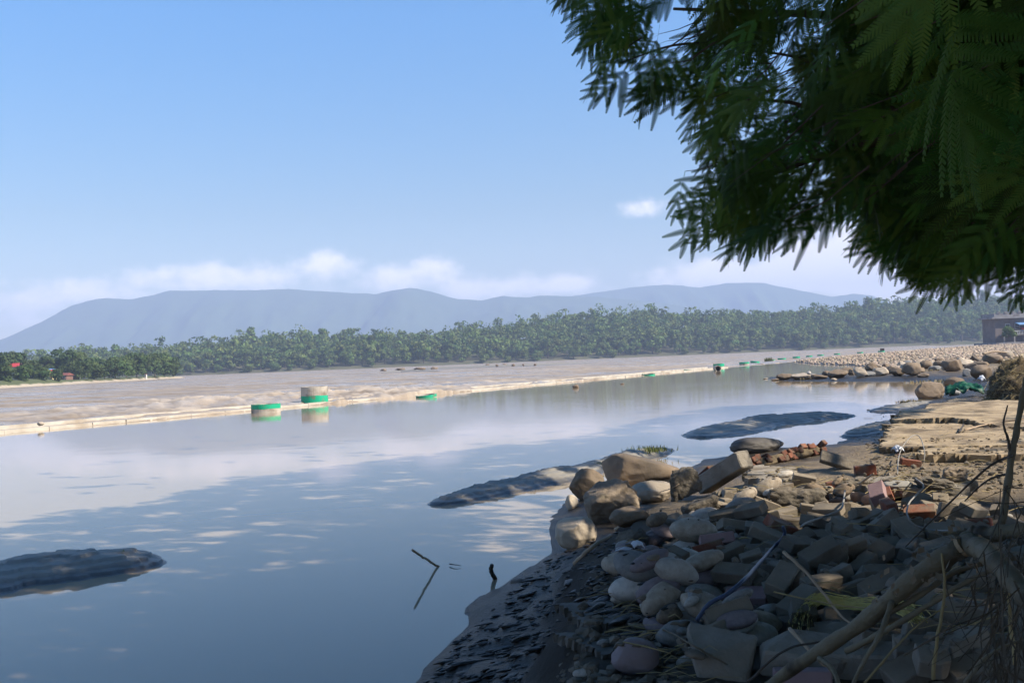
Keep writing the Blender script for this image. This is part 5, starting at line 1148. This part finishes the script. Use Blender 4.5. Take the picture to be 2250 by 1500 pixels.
# scraps of film: crumpled sheets
def scrap(px, py, wpx, hpx, matn, label, seed, name='plastic_scrap', amp=.5, cat='scrap', lift=.3, base=None):
    G = base or hitm(px, py); k = G.y / FPX; w_, h_ = wpx * k, hpx * k; n = 26
    U, Vv = np.meshgrid(np.linspace(-.5, .5, n), np.linspace(-.5, .5, n), indexing='ij')
    q = np.stack([U * 4, Vv * 4, 0 * U + seed], -1)
    e = 1 + .25 * fbm(q * .7, 2, seed)
    rid = 1 - 2 * np.abs(fbm(q * .9, 3, seed + 2))
    X_ = U * w_ * e; Z_ = h_ * (.95 - 1.5 * (U * U + Vv * Vv) + amp * .55 * rid * .6) * .8; Y_ = Vv * w_ * .8 * e
    V = np.stack([X_, Y_, np.maximum(Z_, 0) - .01], -1).reshape(-1, 3); F = grid_faces(n, n)
    bm = bmesh.new(); me = np_mesh(name, V, F, True)
    o = obj(name, me, M[matn], None, (G.x, G.y + w_ * .3, G.z), (0, 0, seed)); tag(o, label, cat)
    so = o.modifiers.new('thickness', 'SOLIDIFY'); so.thickness = .003; return o
scrap(1400, 1205, 30, 24, 'plastic_white', 'crumpled white plastic film standing beside the rough grey lump', 5)
scrap(1372, 1210, 34, 12, 'plastic_white', 'flat white plastic film scrap left of the standing one', 6, amp=.9)
scrap(1976, 998, 26, 26, 'plastic_white', 'knotted white plastic bag at the edge of the wide slab', 8)
scrap(1978, 1001, 14, 7, 'paver_red', 'red wrapper under the white plastic bag', 12, 'wrapper')
scrap(2140, 1062, 8, 6, 'roof_blue', 'tiny light blue scrap right of the rusty brown lump', 13, 'wrapper')
scrap(2128, 882, 76, 50, 'tarp', 'crumpled dark green plastic sheet lying against the straw heap', 9, 'plastic_sheet', .9, 'sheet')
scrap(2160, 842, 18, 22, 'plastic_white', 'grey white rag hanging beside the green sheet', 10, 'rag')
# straw heap at the right
G = hit(2215, 884); k = G.y / FPX
sh = empty('straw_heap', (G.x, G.y, G.z)); tag(sh, 'tall heap of flood straw and roots at the right edge', 'heap')
mv, mf = rock_arrays(901, sub=5, dims=(95 * k, 70 * k, 105 * k), lump=.45, cuts=0, rough=.35); mv[:, 2] = np.maximum(mv[:, 2], -.1)
mv[:, 0] += 62 * k - .55 * np.maximum(mv[:, 2], 0) * -1.0 * .6; mv[:, 1] += 50 * k
obj('mound', np_mesh('mound', mv, mf, True), M['heap_soil'], sh)
r_ = np.random.default_rng(77); V = []; F = []
nrmv = mv[r_.integers(0, len(mv), 6500)]
for c in nrmv:
    a = r_.normal(size=3); a[2] = a[2] * .6 - .3; a /= np.linalg.norm(a); b = np.cross(a, r_.normal(size=3)); b /= np.linalg.norm(b); L_ = r_.uniform(.08, .38); o_ = c * 1.03 + r_.normal(size=3) * .02; kk = len(V)
    V += [o_ - b * .006, o_ + b * .006, o_ + a * L_ + b * .003, o_ + a * L_ - b * .003]; F.append((kk, kk + 1, kk + 2, kk + 3))
o = obj('straw', np_mesh('straw', np.array(V), np.array(F)), M['straw'], sh); o['kind'] = 'stuff'
stick([gp(2145, 882), gp(2165, 860, .15), gp(2178, 840, .3)], .012, 'straw', 'pale cane leaning on the straw heap beside the green sheet', n=8)
o = slab([(2070, 892), (2150, 893), (2185, 888), (2100, 882)], .06, .10, 'dark broken slab edge under the green sheet', 'conglom', seed=12, ragged=.04)
# driftwood on the boulder row
G = at(2135, 783, .7); stick([G, G + Vector((.6, 0, -.35)), G + Vector((1.6, .2, -.1)), G + Vector((2.6, .4, .3))], .12, 'wood_dark', 'curved driftwood log on top of the boulder row', 'driftwood', cat='log')
G = at(2160, 777, .9); stick([G, G + Vector((1.0, .2, .12)), G + Vector((2.0, .4, .0))], .10, 'wood_pale', 'pale driftwood log behind the curved one', 'driftwood', cat='log')
# flood debris on the river bar
for i, (px, py, w_) in enumerate(((842, 814.5, 14), (880, 813, 20), (920, 812, 26), (955, 811, 18), (1070, 804, 10), (1092, 805, 7), (1108, 803.5, 9), (1128, 803.5, 8), (1150, 803, 6), (1176, 802.5, 7))):
    boulder(px, py, w_, 4.5, 'stone_brown', 950 + i, f'brown snag of flood debris on the river bar, {ORD[i]} from its left end', 'snags on the river bar', sub=3, z=.2, name='debris_snag', rough=.5, lump=.5)
# grass on the mud bars
tuft(1430, 990, 14, 220, 46, 'dark grass at the far tip of the long mud bar', z=.1)
tuft(1320, 1018, 9, 60, 24, 'thin dark grass on the back of the long mud bar', z=.1)
for i, px in enumerate((38, 65, 140, 268)): tuft(px, (1227, 1222, 1215, 1213)[i], 10, 14, 10, ['leftmost sprig on the near mud bar', 'second sprig on the near mud bar', 'thin sprig midway on the near mud bar', 'low weeds at the right end of the near mud bar'][i], z=.12)

# ---------- cut branch, sapling and twigs at the lower right
def A3(px, py, Y): return atd(px, py, Y)
cb = empty('cut_branch', A3(1690, 1512, 3.5)); tag(cb, 'long smooth olive branch with a sawn end slanting across the lower right', 'branch'); B0 = Vector(cb.location)
def limb(parent, base, pts, r0, r1, matn='bark_green', name='limb', n=22, sides=12):
    C = curve(pts, n); rr_ = random.Random(int(abs(pts[0][0]) * 1000)); C = [p - base + Vector((rr_.gauss(0, 1), rr_.gauss(0, 1), rr_.gauss(0, 1))) * r0 * .06 for p in C]
    return obj(name, MB().tube(C, [(r0 + (r1 - r0) * i / n) * (1 + .12 * math.sin(i * 1.7)) for i in range(n + 1)], sides).mesh(name, True), M[matn], parent)
E = A3(2112, 1202, 2.9)
limb(cb, B0, [A3(1660, 1530, 3.6), A3(1760, 1455, 3.4), A3(1890, 1370, 3.2), A3(2010, 1268, 3.0), E], .018, .030)
dr = (E - A3(2010, 1268, 3.0)).normalized()
cf_ = obj('cut_face', MB().tube([E - B0 + dr * .001, E - B0 + dr * .012], [.0305, .029], 16).mesh('cut_face'), M['cutwood'], cb)
limb(cb, B0, [A3(2130, 1195, 2.92), A3(2170, 1215, 2.7), A3(2215, 1262, 2.5), A3(2290, 1350, 2.3)],   .029, .025)
limb(cb, B0, [A3(2105, 1210, 2.93), A3(2140, 1175, 2.95), A3(2180, 1172, 2.9), A3(2290, 1160, 2.8)], .026, .02)
limb(cb, B0, [A3(1880, 1375, 3.2), A3(2000, 1320, 3.05), A3(2090, 1260, 3.0), A3(2180, 1230, 2.9)], .010, .007, name='twig')
limb(cb, B0, [A3(1860, 1430, 3.2), A3(1980, 1365, 3.05), A3(2110, 1285, 2.95), A3(2230, 1225, 2.8)], .010, .006, name='twig')
limb(cb, B0, [A3(1800, 1445, 3.3), A3(1830, 1470, 3.2), A3(1850, 1530, 3.1)], .009, .006, name='twig')
limb(cb, B0, [A3(1960, 1320, 3.05), A3(1935, 1390, 3.0), A3(1900, 1450, 3.0), A3(1860, 1530, 3.0)], .008, .005, name='twig')
sp_ = empty('dead_sapling', A3(2195, 1180, 3.1)); tag(sp_, 'thin leafless sapling rising beside the sawn branch end', 'sapling'); B1 = Vector(sp_.location)
limb(sp_, B1, [A3(2195, 1180, 3.1), A3(2208, 1110, 3.1), A3(2222, 1010, 3.1), A3(2234, 940, 3.1), A3(2255, 830, 3.1)], .012, .008, 'bark_green', 'stem')
limb(sp_, B1, [A3(2222, 1010, 3.1), A3(2215, 965, 3.1), A3(2205, 930, 3.1), A3(2214, 890, 3.1)], .005, .002, 'wood_dark', 'twig')
limb(sp_, B1, [A3(2218, 1040, 3.1), A3(2180, 1050, 3.15), A3(2150, 1070, 3.2), A3(2120, 1100, 3.3)], .004, .002, 'wood_dark', 'twig')
limb(sp_, B1, [A3(2225, 1000, 3.1), A3(2200, 1010, 3.0), A3(2160, 1035, 3.0), A3(2060, 1130, 3.1), A3(1990, 1200, 3.2)], .0045, .002, 'wood_dark', 'twig')
for i, (pp, rr_, mn, lab) in enumerate((
    ([(1722, 1212, 5.2), (1760, 1245, 5.1), (1800, 1290, 5.0), (1850, 1355, 4.9), (1885, 1372, 4.8)], .009, 'wood_pale', 'pale bent stick standing out of the heap left of the branch'),
    ([(1735, 1380, 4.2), (1790, 1440, 4.0), (1830, 1475, 4.0)], .008, 'wood_pale', 'short pale stick crossing under the branch'),
    ([(1700, 1300, 4.6), (1850, 1330, 4.5), (2000, 1338, 4.4), (2120, 1345, 4.3)], .004, 'straw', 'thin yellow straw stalk lying across the heap'),
    ([(2050, 1490, 2.9), (2060, 1400, 2.9), (2075, 1300, 2.9), (2070, 1215, 2.9)], .006, 'straw', 'upright straw stalk right of the branch middle'),
    ([(2232, 1460, 2.7), (2222, 1380, 2.7), (2215, 1290, 2.7), (2208, 1220, 2.7)], .006, 'straw', 'long pale stalk hanging from the sawn branch'),
    ([(1900, 1500, 3.0), (1960, 1430, 3.0), (2020, 1370, 3.0), (2080, 1330, 3.0)], .004, 'straw', 'thin stalk low in front of the concrete beam'),
    ([(2120, 1500, 2.6), (2170, 1440, 2.6), (2250, 1400, 2.6)], .006, 'bark_green', 'green twig at the bottom right corner'),
    ([(1640, 1500, 3.6), (1720, 1430, 3.6), (1800, 1410, 3.6), (1830, 1408, 3.6)], .005, 'wood_dark', 'dark twig lying on the big concrete block'))):
    stick([A3(*q) for q in pp], rr_, mn, lab, n=14, wob=.2)
# withered leaves on the branch
lv = []; lf = []; r_ = np.random.default_rng(5)
def leaf_blob(cpx, cpy, Y, n, sp, parent, base, size=.03):
    V = []; F = []
    for i in range(n):
        c = np.array(A3(cpx + r_.normal() * sp, cpy + r_.normal() * sp, Y + r_.normal() * .06)) - np.array(base); a = r_.normal(size=3); a[2] -= .8; a /= np.linalg.norm(a); b = np.cross(a, r_.normal(size=3)); b /= np.linalg.norm(b); s_ = size * r_.uniform(.6, 1.3); k = len(V)
        V += [c, c + a * s_ * .5 + b * s_ * .28, c + a * s_, c + a * s_ * .5 - b * s_ * .28]; F.append((k, k + 1, k + 2, k + 3))
    o = obj('withered_leaves', np_mesh('withered_leaves', np.array(V), np.array(F)), M['dead_leaf'], parent); o['kind'] = 'stuff'
leaf_blob(2030, 1240, 2.95, 16, 22, cb, B0); leaf_blob(1960, 1280, 3.05, 22, 30, cb, B0, .022); leaf_blob(2140, 1215, 2.85, 26, 22, cb, B0, .03); leaf_blob(2080, 1170, 2.95, 10, 16, cb, B0, .03)
# yellow straw bundle over a lump
def strands(pts, n, sp, L_, matn, label, name, seed, z=.05, Y=None):
    r2 = np.random.default_rng(seed); C = curve([gp(px, py, z) if Y is None else A3(px, py, Y) for px, py in pts], 40); V = []; F = []
    for i in range(n):
        u = r2.random(); k0 = int(u * 34); off = r2.normal(size=3) * sp; off[2] = abs(off[2]); ks = list(range(k0, min(40, k0 + int(4 + r2.random() * L_))))
        if len(ks) < 3: continue
        k = len(V)
        for q, kk in enumerate(ks):
            c = np.array(C[kk]) + off + r2.normal(size=3) * sp * .12; V += [c - np.array([0, 0, .0022]), c + np.array([.0015, 0, .0022])]
            if q: F.append((k + 2 * q - 2, k + 2 * q - 1, k + 2 * q + 1, k + 2 * q))
    o = obj(name, np_mesh(name, np.array(V), np.array(F)), M[matn]); tag(o, label, 'straw', kind='stuff'); return o
strands([(1760, 1412), (1768, 1372), (1800, 1346), (1860, 1356), (1930, 1362), (1990, 1372), (2020, 1400)], 260, .022, 16, 'yellow_straw', 'bundle of yellow straw draped over a lump behind the branch', 'straw_bundle', 3)
# tangle of dry grass and roots in the lower right corner
V = []; F = []; r2 = np.random.default_rng(13)
for i in range(170):
    px, py = 2268 - abs(r2.normal()) * 55, r2.uniform(1060, 1510); px += (py - 1250) * -.12
    p0_ = np.array(A3(px, py, r2.uniform(2.3, 3.0))); d_ = r2.normal(size=3) * .5 + np.array([-.1, 0, -.9]); d_ /= np.linalg.norm(d_); L_ = r2.uniform(.08, .4); sd_ = np.cross(d_, r2.normal(size=3)); sd_ /= np.linalg.norm(sd_); k = len(V); wd = r2.uniform(.0008, .0028); bend = r2.normal(size=3) * .1
    for q in range(4):
        u = q / 3; c = p0_ + d_ * L_ * u + bend * u * u * L_ * 3; V += [c - sd_ * wd, c + sd_ * wd]
        if q: F.append((k + 2 * q - 2, k + 2 * q - 1, k + 2 * q + 1, k + 2 * q))
o = obj('dry_grass_tangle', np_mesh('dry_grass_tangle', np.array(V), np.array(F)), M['root_dark']); tag(o, 'dark tangle of dry grass and roots hanging at the lower right edge', kind='stuff')

# ================================================================== THE OVERHANGING TREE
M['frond'] = material('feathery_leaf', [(.030, .075, .012), (.055, .12, .018), (.11, .19, .03)], 3, .6, vary=.45, hue=.03, trans=.34, spec=.2, attrib='tint')
M['bark'] = material('grey_brown_bark', [(.05, .04, .03), (.11, .09, .07)], 4, .95, .8, 14)
def leaf_arrays(seed, npair=5, nlet=17, Lr=.25, lo=False):
    """one twice-feathered leaf: rachis, pinnae in pairs, leaflets along each pinna"""
    r2 = np.random.default_rng(seed); Q = []
    def bend(p): x = p[..., 0]; q = p.copy(); q[..., 2] = q[..., 2] - .9 * x * x - .8 * np.abs(p[..., 1]) ** 1.5 * 1.0; return q
    w_ = .0016; Q.append(np.array([[0, -w_, 0], [Lr, -w_ * .4, 0], [Lr, w_ * .4, 0], [0, w_, 0]]))
    for i in range(npair + 1):
        u = (i + .8) / (npair + .8); x0 = Lr * (.12 + .88 * u); Lp = .165 * (.62 + .38 * math.sin(math.pi * min(1, u * .9 + .08))) * r2.uniform(.9, 1.1)
        for sgn in (-1, 1):
            ang = sgn * (R(66) - R(44) * u + r2.normal() * .06); d = np.array([math.cos(ang), math.sin(ang), r2.normal() * .12]); sd_ = np.array([-math.sin(ang), math.cos(ang), 0]); o_ = np.array([x0, 0, 0])
            if lo:
                hw = .021
                Q.append(np.stack([o_, o_ + d * Lp * .5 - sd_ * hw, o_ + d * Lp, o_ + d * Lp * .5 + sd_ * hw])); continue
            Q.append(np.stack([o_ - sd_ * .0007, o_ + d * Lp, o_ + d * Lp + sd_ * .0004, o_ + sd_ * .0007]))
            for j in range(nlet):
                v = (j + .7) / nlet; c = o_ + d * Lp * v; ll = .0200 * (1 - .25 * (1 - v) ** 3) * (1 - .72 * v ** 2.6); wd = Lp / nlet * .54
                for s2 in (-1, 1):
                    e = sd_ * s2 * .86 + d * .5; e = e / np.linalg.norm(e); e[2] -= .12
                    Q.append(np.stack([c - d * wd * .8, c + e * ll * .97 - d * wd * .55, c + e * ll + d * wd * .35, c + d * wd * .8]))
    Q = bend(np.array(Q)); V = Q.reshape(-1, 3); return V, np.arange(len(V)).reshape(-1, 4)
HI = [leaf_arrays(20 + i, 4 + i % 3, 19) for i in range(4)] + [leaf_arrays(27, 2, 20, .20), leaf_arrays(28, 3, 20, .22)]; LO = [leaf_arrays(30 + i, 8, Lr=.33, lo=True) for i in range(3)]
SIL = [(1168, -40), (1178, 20), (1228, 82), (1268, 135), (1282, 215), (1352, 238), (1400, 210), (1455, 195), (1492, 168), (1490, 240), (1522, 290), (1518, 335), (1520, 405), (1545, 430), (1545, 470), (1470, 510), (1492, 550), (1560, 545), (1615, 568), (1665, 520), (1700, 496), (1765, 480),
       (1800, 445), (1850, 430), (1860, 470), (1885, 505), (1935, 535), (1912, 548), (1965, 572), (1978, 592), (2002, 640), (2062, 652), (2100, 612), (2150, 590), (2195, 612), (2235, 660), (2300, 670), (2300, -40)]
GAPS = [((1600, 95), 26), ((1690, 195), 24), ((1545, 215), 20), ((1655, 300), 30), ((1740, 90), 18), ((1835, 195), 16), ((1840, 175), 14), ((1775, 320), 22), ((1620, 180), 16), ((1700, 60), 22), ((2060, 60), 10), ((1600, 420), 14), ((1680, 400), 14)]
def proj(p):
    d = Vector(p) - Vector((0, 0, CAMZ)); z = d.dot(fw)
    if z <= .05: return None
    return (IW / 2 + FPX * d.dot(rt) / z, IH / 2 - FPX * d.dot(up) / z)
def leaf_frame(d, r2):
    d = d.normalized(); n = Vector((r2.normal() * .6, r2.normal() * .6 - .95, 1.0)); n = (n - d * n.dot(d)).normalized(); y_ = n.cross(d)
    return Matrix((d, y_, n)).transposed()
TR0 = Vector((9.6, 3.2, bank1(9.6, 3.2)))
tree = empty('overhanging_tree', TR0); tag(tree, 'feathery leaved tree hanging its branches over the upper right of the view', 'tree')
r2 = np.random.default_rng(2024); near = []
tries = 0
while len(near) < 820 and tries < 60000:
    tries += 1
    px = 1180 + 1090 * r2.random() ** .8; py = r2.uniform(-60, 720)
    if not in_poly((px, py), SIL) or not in_poly((max(px - 14, 1195 if py < 0 else 0), py + 30), SIL): continue
    if any((px - c[0]) ** 2 + (py - c[1]) ** 2 < rr_ * rr_ for c, rr_ in GAPS): continue
    if px < 1900 and fbm(np.array([[px / 75., py / 75.]]), 3, 55)[0] > .19: continue
    Yd = r2.uniform(4.4, 8.0)
    if px > 1950 and py < 400 and r2.random() < .05: Yd = r2.uniform(1.7, 2.6)
    if 1450 < px < 1950 and py < 330 and r2.random() < .08: Yd = r2.uniform(2.8, 4.0)
    tip = atd(px, py, Yd)
    d = Vector((-.68 + r2.normal() * .40, r2.normal() * .5, -.45 + r2.normal() * .32)).normalized()
    L_ = .33 * r2.uniform(.75, 1.15); o_ = tip - d * L_
    q = proj(o_)
    if q is None or not (in_poly((min(max(q[0], 0), 2299), max(q[1], -39)), SIL)): continue
    near.append((Yd, o_, d, L_ / .33, int(r2.integers(0, 4))))
for (px, py) in SIL[1:-2]:                                             # loose sprays along the edge of the crown
    for q_ in range(4):
        tip = atd(px + r2.uniform(-12, 45), py + r2.uniform(-40, 10), r2.uniform(4.2, 5.8)); d = Vector((-.62 + r2.normal() * .22, r2.normal() * .3, -.55 + r2.normal() * .22)).normalized()
        s_ = r2.uniform(.75, 1.05); near.append((4.0 + r2.random() * .3, tip - d * .30 * s_, d, s_, 4 + int(r2.integers(0, 2))))
near.sort(key=lambda q: q[0])
def mesh_leaf(k):
    V, F = HI[k]; me = np_mesh('leaf', V, F); attr(me, 'tint', np.full(len(V), .3 * k)); me.materials.append(M['frond']); return me
LM = [mesh_leaf(k) for k in range(6)]
restV = []; restF = []; restT = []; nb = 0
for i, (Yd, o_, d, s_, k) in enumerate(near):
    m3 = leaf_frame(d, r2)
    if i < 300:
        o = bpy.data.objects.new('leaf', LM[k]); COL.objects.link(o); o.parent = tree
        o.matrix_local = Matrix.Translation(o_ - TR0) @ m3.to_4x4() @ Matrix.Scale(s_, 4)
    else:
        V, F = HI[k]; A_ = np.array(m3); V = (V * s_) @ A_.T + np.array(o_ - TR0); restV.append(V); restF.append(F + nb); nb += len(V); restT.append(np.full(len(V), r2.random()))
V = []; F = []
for i, (Yd, o_, d, s_, k) in enumerate(near):
    if i % 2: continue
    b = o_ + Vector((r2.uniform(.12, .35), r2.normal() * .12, r2.uniform(.05, .25))); mid = o_.lerp(b, .5) + Vector((0, 0, r2.normal() * .02)); q = MB().tube([o_ - TR0, mid - TR0, b - TR0], [.0015, .0028, .004], 5); kk = len(V); V += q.v; F += [tuple(j + kk for j in f) for f in q.f]
me = bpy.data.meshes.new('twigs'); me.from_pydata(V, [], F); o = obj('twigs', me, M['bark'], tree); o['kind'] = 'stuff'
# the unseen canopy above the view, leaves placed to shade chosen pond and bank areas
def plan(pts, z=.15): return [tuple(at(px, py, z))[:2] for px, py in pts]
POND_SH = plan([(-500, 1290), (0, 1148), (270, 1112), (540, 1052), (900, 1002), (1250, 962), (1500, 905), (1700, 880), (1900, 885), (1975, 930)], 0) + plan([(1960, 975), (1760, 1010), (1500, 1005), (1420, 985), (1150, 1060), (930, 1135)], .05) + plan([(980, 1255), (1200, 1245), (1400, 1170)], .05) + [(1.4, 7.2), (1.0, 2.5), (-12, 2.5)]
FORE_SH = plan([(1400, 1195), (1440, 1150), (1640, 1150), (1850, 1165), (2140, 1160), (2300, 1130)], .52) + [(7.5, 8.5), (9, 2), (6, -1), (1.2, 1), (1.0, 4)]
LITP = plan([(1190, 1225), (1225, 1080), (1290, 985), (1480, 985), (1640, 975), (1900, 945), (2000, 905), (2300, 880)], .25) + plan([(2300, 1130), (2140, 1160), (1850, 1165), (1640, 1150), (1440, 1150), (1400, 1195), (1330, 1215)], .52)
PATCH = plan([(930, 1135), (1150, 1060), (1255, 1040), (1262, 1100), (1230, 1200), (1200, 1245), (980, 1255)], 0)
hq = Vector((SUN.x / SUN.z, SUN.y / SUN.z))
def shades_lit(p, pad=.0):
    return in_poly((p.x - hq.x * (p.z - .35), p.y - hq.y * (p.z - .35)), LITP)
canV = []; nleaf = 0
def canopy(gx, gy):
    global nb, nleaf
    for t_ in range(6):
        h = r2.uniform(5.0, 8.8) + t_ * .9; pos_ = Vector((gx + hq.x * h, gy + hq.y * h, h + .1)); q = proj(pos_)
        if q is None: break
        if -150 < q[0] < 2400 and -190 < q[1] < 1520 : continue
        break
    else: return
    d = Vector((r2.normal(), r2.normal(), -.5)).normalized(); m3 = np.array(leaf_frame(d, r2)); V, F = LO[int(r2.integers(0, 3))]
    s_ = r2.uniform(1.0, 1.5); restV.append((V * s_) @ m3.T + np.array(pos_ - TR0)); restF.append(F + nb); nb += len(V); restT.append(np.full(len(V), r2.random())); nleaf += 1
GXY = np.stack([r2.uniform(-10, 11, 34000), r2.uniform(-1, 36, 34000)], -1)
gapn = fbm(GXY * .55, 3, 301)
for (gx, gy), gn in zip(GXY, gapn):
    if in_poly((gx, gy), LITP): p_ = .006
    elif in_poly((gx, gy), PATCH): p_ = .14
    elif in_poly((gx, gy), POND_SH): p_ = 1.0 if gn < .40 else .22
    elif in_poly((gx, gy), FORE_SH): p_ = 1.0 if gn < .5 else .5
    else: p_ = .012
    if r2.random() < p_: canopy(gx, gy)
for i in range(6000):                                               # unseen crown added over and behind the viewer to dim the near bank
    pos_ = Vector((r2.uniform(-2.5, 13), r2.uniform(-10, 6.5), r2.uniform(4.6, 9.2))); q = proj(pos_)
    if (q is not None and -200 < q[0] < 2450 and -250 < q[1] < 1600) or shades_lit(pos_): continue
    d = Vector((r2.normal(), r2.normal(), -.5)).normalized(); m3 = np.array(leaf_frame(d, r2)); V, F = LO[int(r2.integers(0, 3))]
    restV.append((V * r2.uniform(1.2, 1.7)) @ m3.T + np.array(pos_ - TR0)); restF.append(F + nb); nb += len(V); restT.append(np.full(len(V), r2.random()))
# depth of foliage behind the leaves seen at the right
for i in range(640):
    px = 1860 + 430 * r2.random() ** .8; py = r2.uniform(-60, 520)
    if not in_poly((px + 40, py + 40), SIL) or not in_poly((px - 40, py + 30), SIL): continue
    o_ = atd(px, py, r2.uniform(6.5, 11)); d = Vector((-.5 + r2.normal() * .5, r2.normal() * .5, -.6)).normalized(); m3 = np.array(leaf_frame(d, r2)); V, F = HI[int(r2.integers(0, 4))]
    restV.append((V * 1.2) @ m3.T + np.array(o_ - TR0)); restF.append(F + nb); nb += len(V); restT.append(np.full(len(V), r2.random()))
for i in range(2600):                                               # unseen leaves added sunward to darken the foliage in view
    Yd, o_, d, s_, k = near[int(r2.integers(0, len(near)))]
    if proj(o_)[0] < 1640: continue
    pos_ = o_ + SUN * r2.uniform(.8, 4.0) + Vector((r2.normal(), r2.normal(), r2.normal())) * .3; q = proj(pos_)
    if q is not None and -100 < q[0] < 2380 and -140 < q[1] < 1560: continue
    if pos_.z < 2.6 or shades_lit(pos_): continue
    m3 = np.array(leaf_frame(Vector((r2.normal(), r2.normal(), -.5)).normalized(), r2)); V, F = LO[int(r2.integers(0, 3))]
    restV.append((V * r2.uniform(1.1, 1.5)) @ m3.T + np.array(pos_ - TR0)); restF.append(F + nb); nb += len(V); restT.append(np.full(len(V), r2.random()))
me = np_mesh('foliage', np.concatenate(restV), np.concatenate(restF)); attr(me, 'tint', np.concatenate(restT)); me.materials.append(M['frond'])
o = bpy.data.objects.new('foliage', me); COL.objects.link(o); o.parent = tree; o['kind'] = 'stuff'
def tlimb(pts, r0, r1, name='branch', n=18, sides=9):
    C = [p - TR0 for p in curve([Vector(p) for p in pts], n)]
    return obj(name, MB().tube(C, [r0 + (r1 - r0) * i / n for i in range(n + 1)], sides).mesh(name, True), M['bark'], tree)
T1 = TR0 + Vector((-.3, .3, 3.4))
tlimb([TR0 + Vector((0, 0, -.3)), TR0 + Vector((-.1, .1, 1.6)), T1], .34, .24, 'trunk', 14, 14)
tlimb([T1, (7.6, 6.2, 6.0), (5.2, 9.5, 7.6), (2.6, 11.2, 8.6)], .17, .04); tlimb([T1, (9.0, 8.0, 6.6), (8.2, 13.0, 8.4), (7.4, 16.5, 9.2)], .16, .04); tlimb([T1, (7.6, 3.8, 5.2), (5.0, 5.0, 6.2), (2.2, 6.8, 7.0)], .15, .03)
tlimb([T1, (11.0, 3.0, 6.0), (12.5, 4.5, 8.0)], .15, .05); tlimb([T1, (10.5, 1.0, 6.0), (11.5, -1.5, 8.0)], .13, .04); tlimb([T1, (8.0, 1.5, 5.5), (6.0, 0.5, 7.2)], .12, .03); tlimb([T1, (10.8, 7.0, 6.6), (12.8, 11.0, 8.6), (13.0, 16.0, 9.6)], .13, .04)
tlimb([(7.6, 3.8, 5.2), atd(2330, 60, 5.2), atd(2000, 40, 5.4), atd(1740, 30, 5.6), atd(1480, 20, 5.9)], .05, .008)
tlimb([T1, atd(2500, 330, 4.9), atd(2240, 300, 4.9), atd(2040, 300, 5.0), atd(1850, 330, 5.1), atd(1680, 390, 5.2)], .06, .006)
tlimb([T1, atd(2480, 520, 5.8), atd(2260, 440, 5.8), atd(2180, 475, 5.8), atd(2100, 500, 5.9), atd(2020, 590, 6.0)], .05, .006)
tlimb([atd(2040, 300, 5.0), atd(1900, 200, 5.1), atd(1760, 130, 5.2), atd(1640, 110, 5.3)], .016, .004, 'twig')
tlimb([atd(1850, 330, 5.1), atd(1780, 240, 5.1), atd(1660, 220, 5.2), atd(1560, 230, 5.3)], .014, .003, 'twig')
tlimb([atd(1740, 30, 5.6), atd(1620, 90, 5.6), atd(1480, 100, 5.8), atd(1360, 140, 5.9)], .014, .003, 'twig')
tlimb([atd(1800, 350, 5.1), atd(1740, 430, 5.1), atd(1650, 470, 5.2), atd(1560, 510, 5.2)], .012, .003, 'twig')
tlimb([atd(2260, 440, 5.8), atd(2240, 540, 5.8), atd(2200, 600, 5.9), atd(2150, 625, 5.9)], .016, .004, 'twig')
print('canopy leaves', nleaf, 'tris', nb // 2)

HAZE = 0.00031

# --- the air: one box of thin pale haze round the whole place
m = bpy.data.materials.new('river_haze'); m.use_nodes = True; t = m.node_tree; t.nodes.clear()
out = N(t, 'ShaderNodeOutputMaterial'); pv = N(t, 'ShaderNodeVolumePrincipled')
pv.inputs['Color'].default_value = (.475, .60, .88, 1); pv.inputs['Density'].default_value = HAZE; pv.inputs['Anisotropy'].default_value = 0.0
t.links.new(pv.outputs[0], out.inputs['Volume'])
hb = MB().box((-5600, -5600, -2.6), (5600, 5600, 345)).mesh('haze')
o = obj('haze', hb, m); tag(o, 'pale blue morning haze lying over the river and hills', kind='stuff')
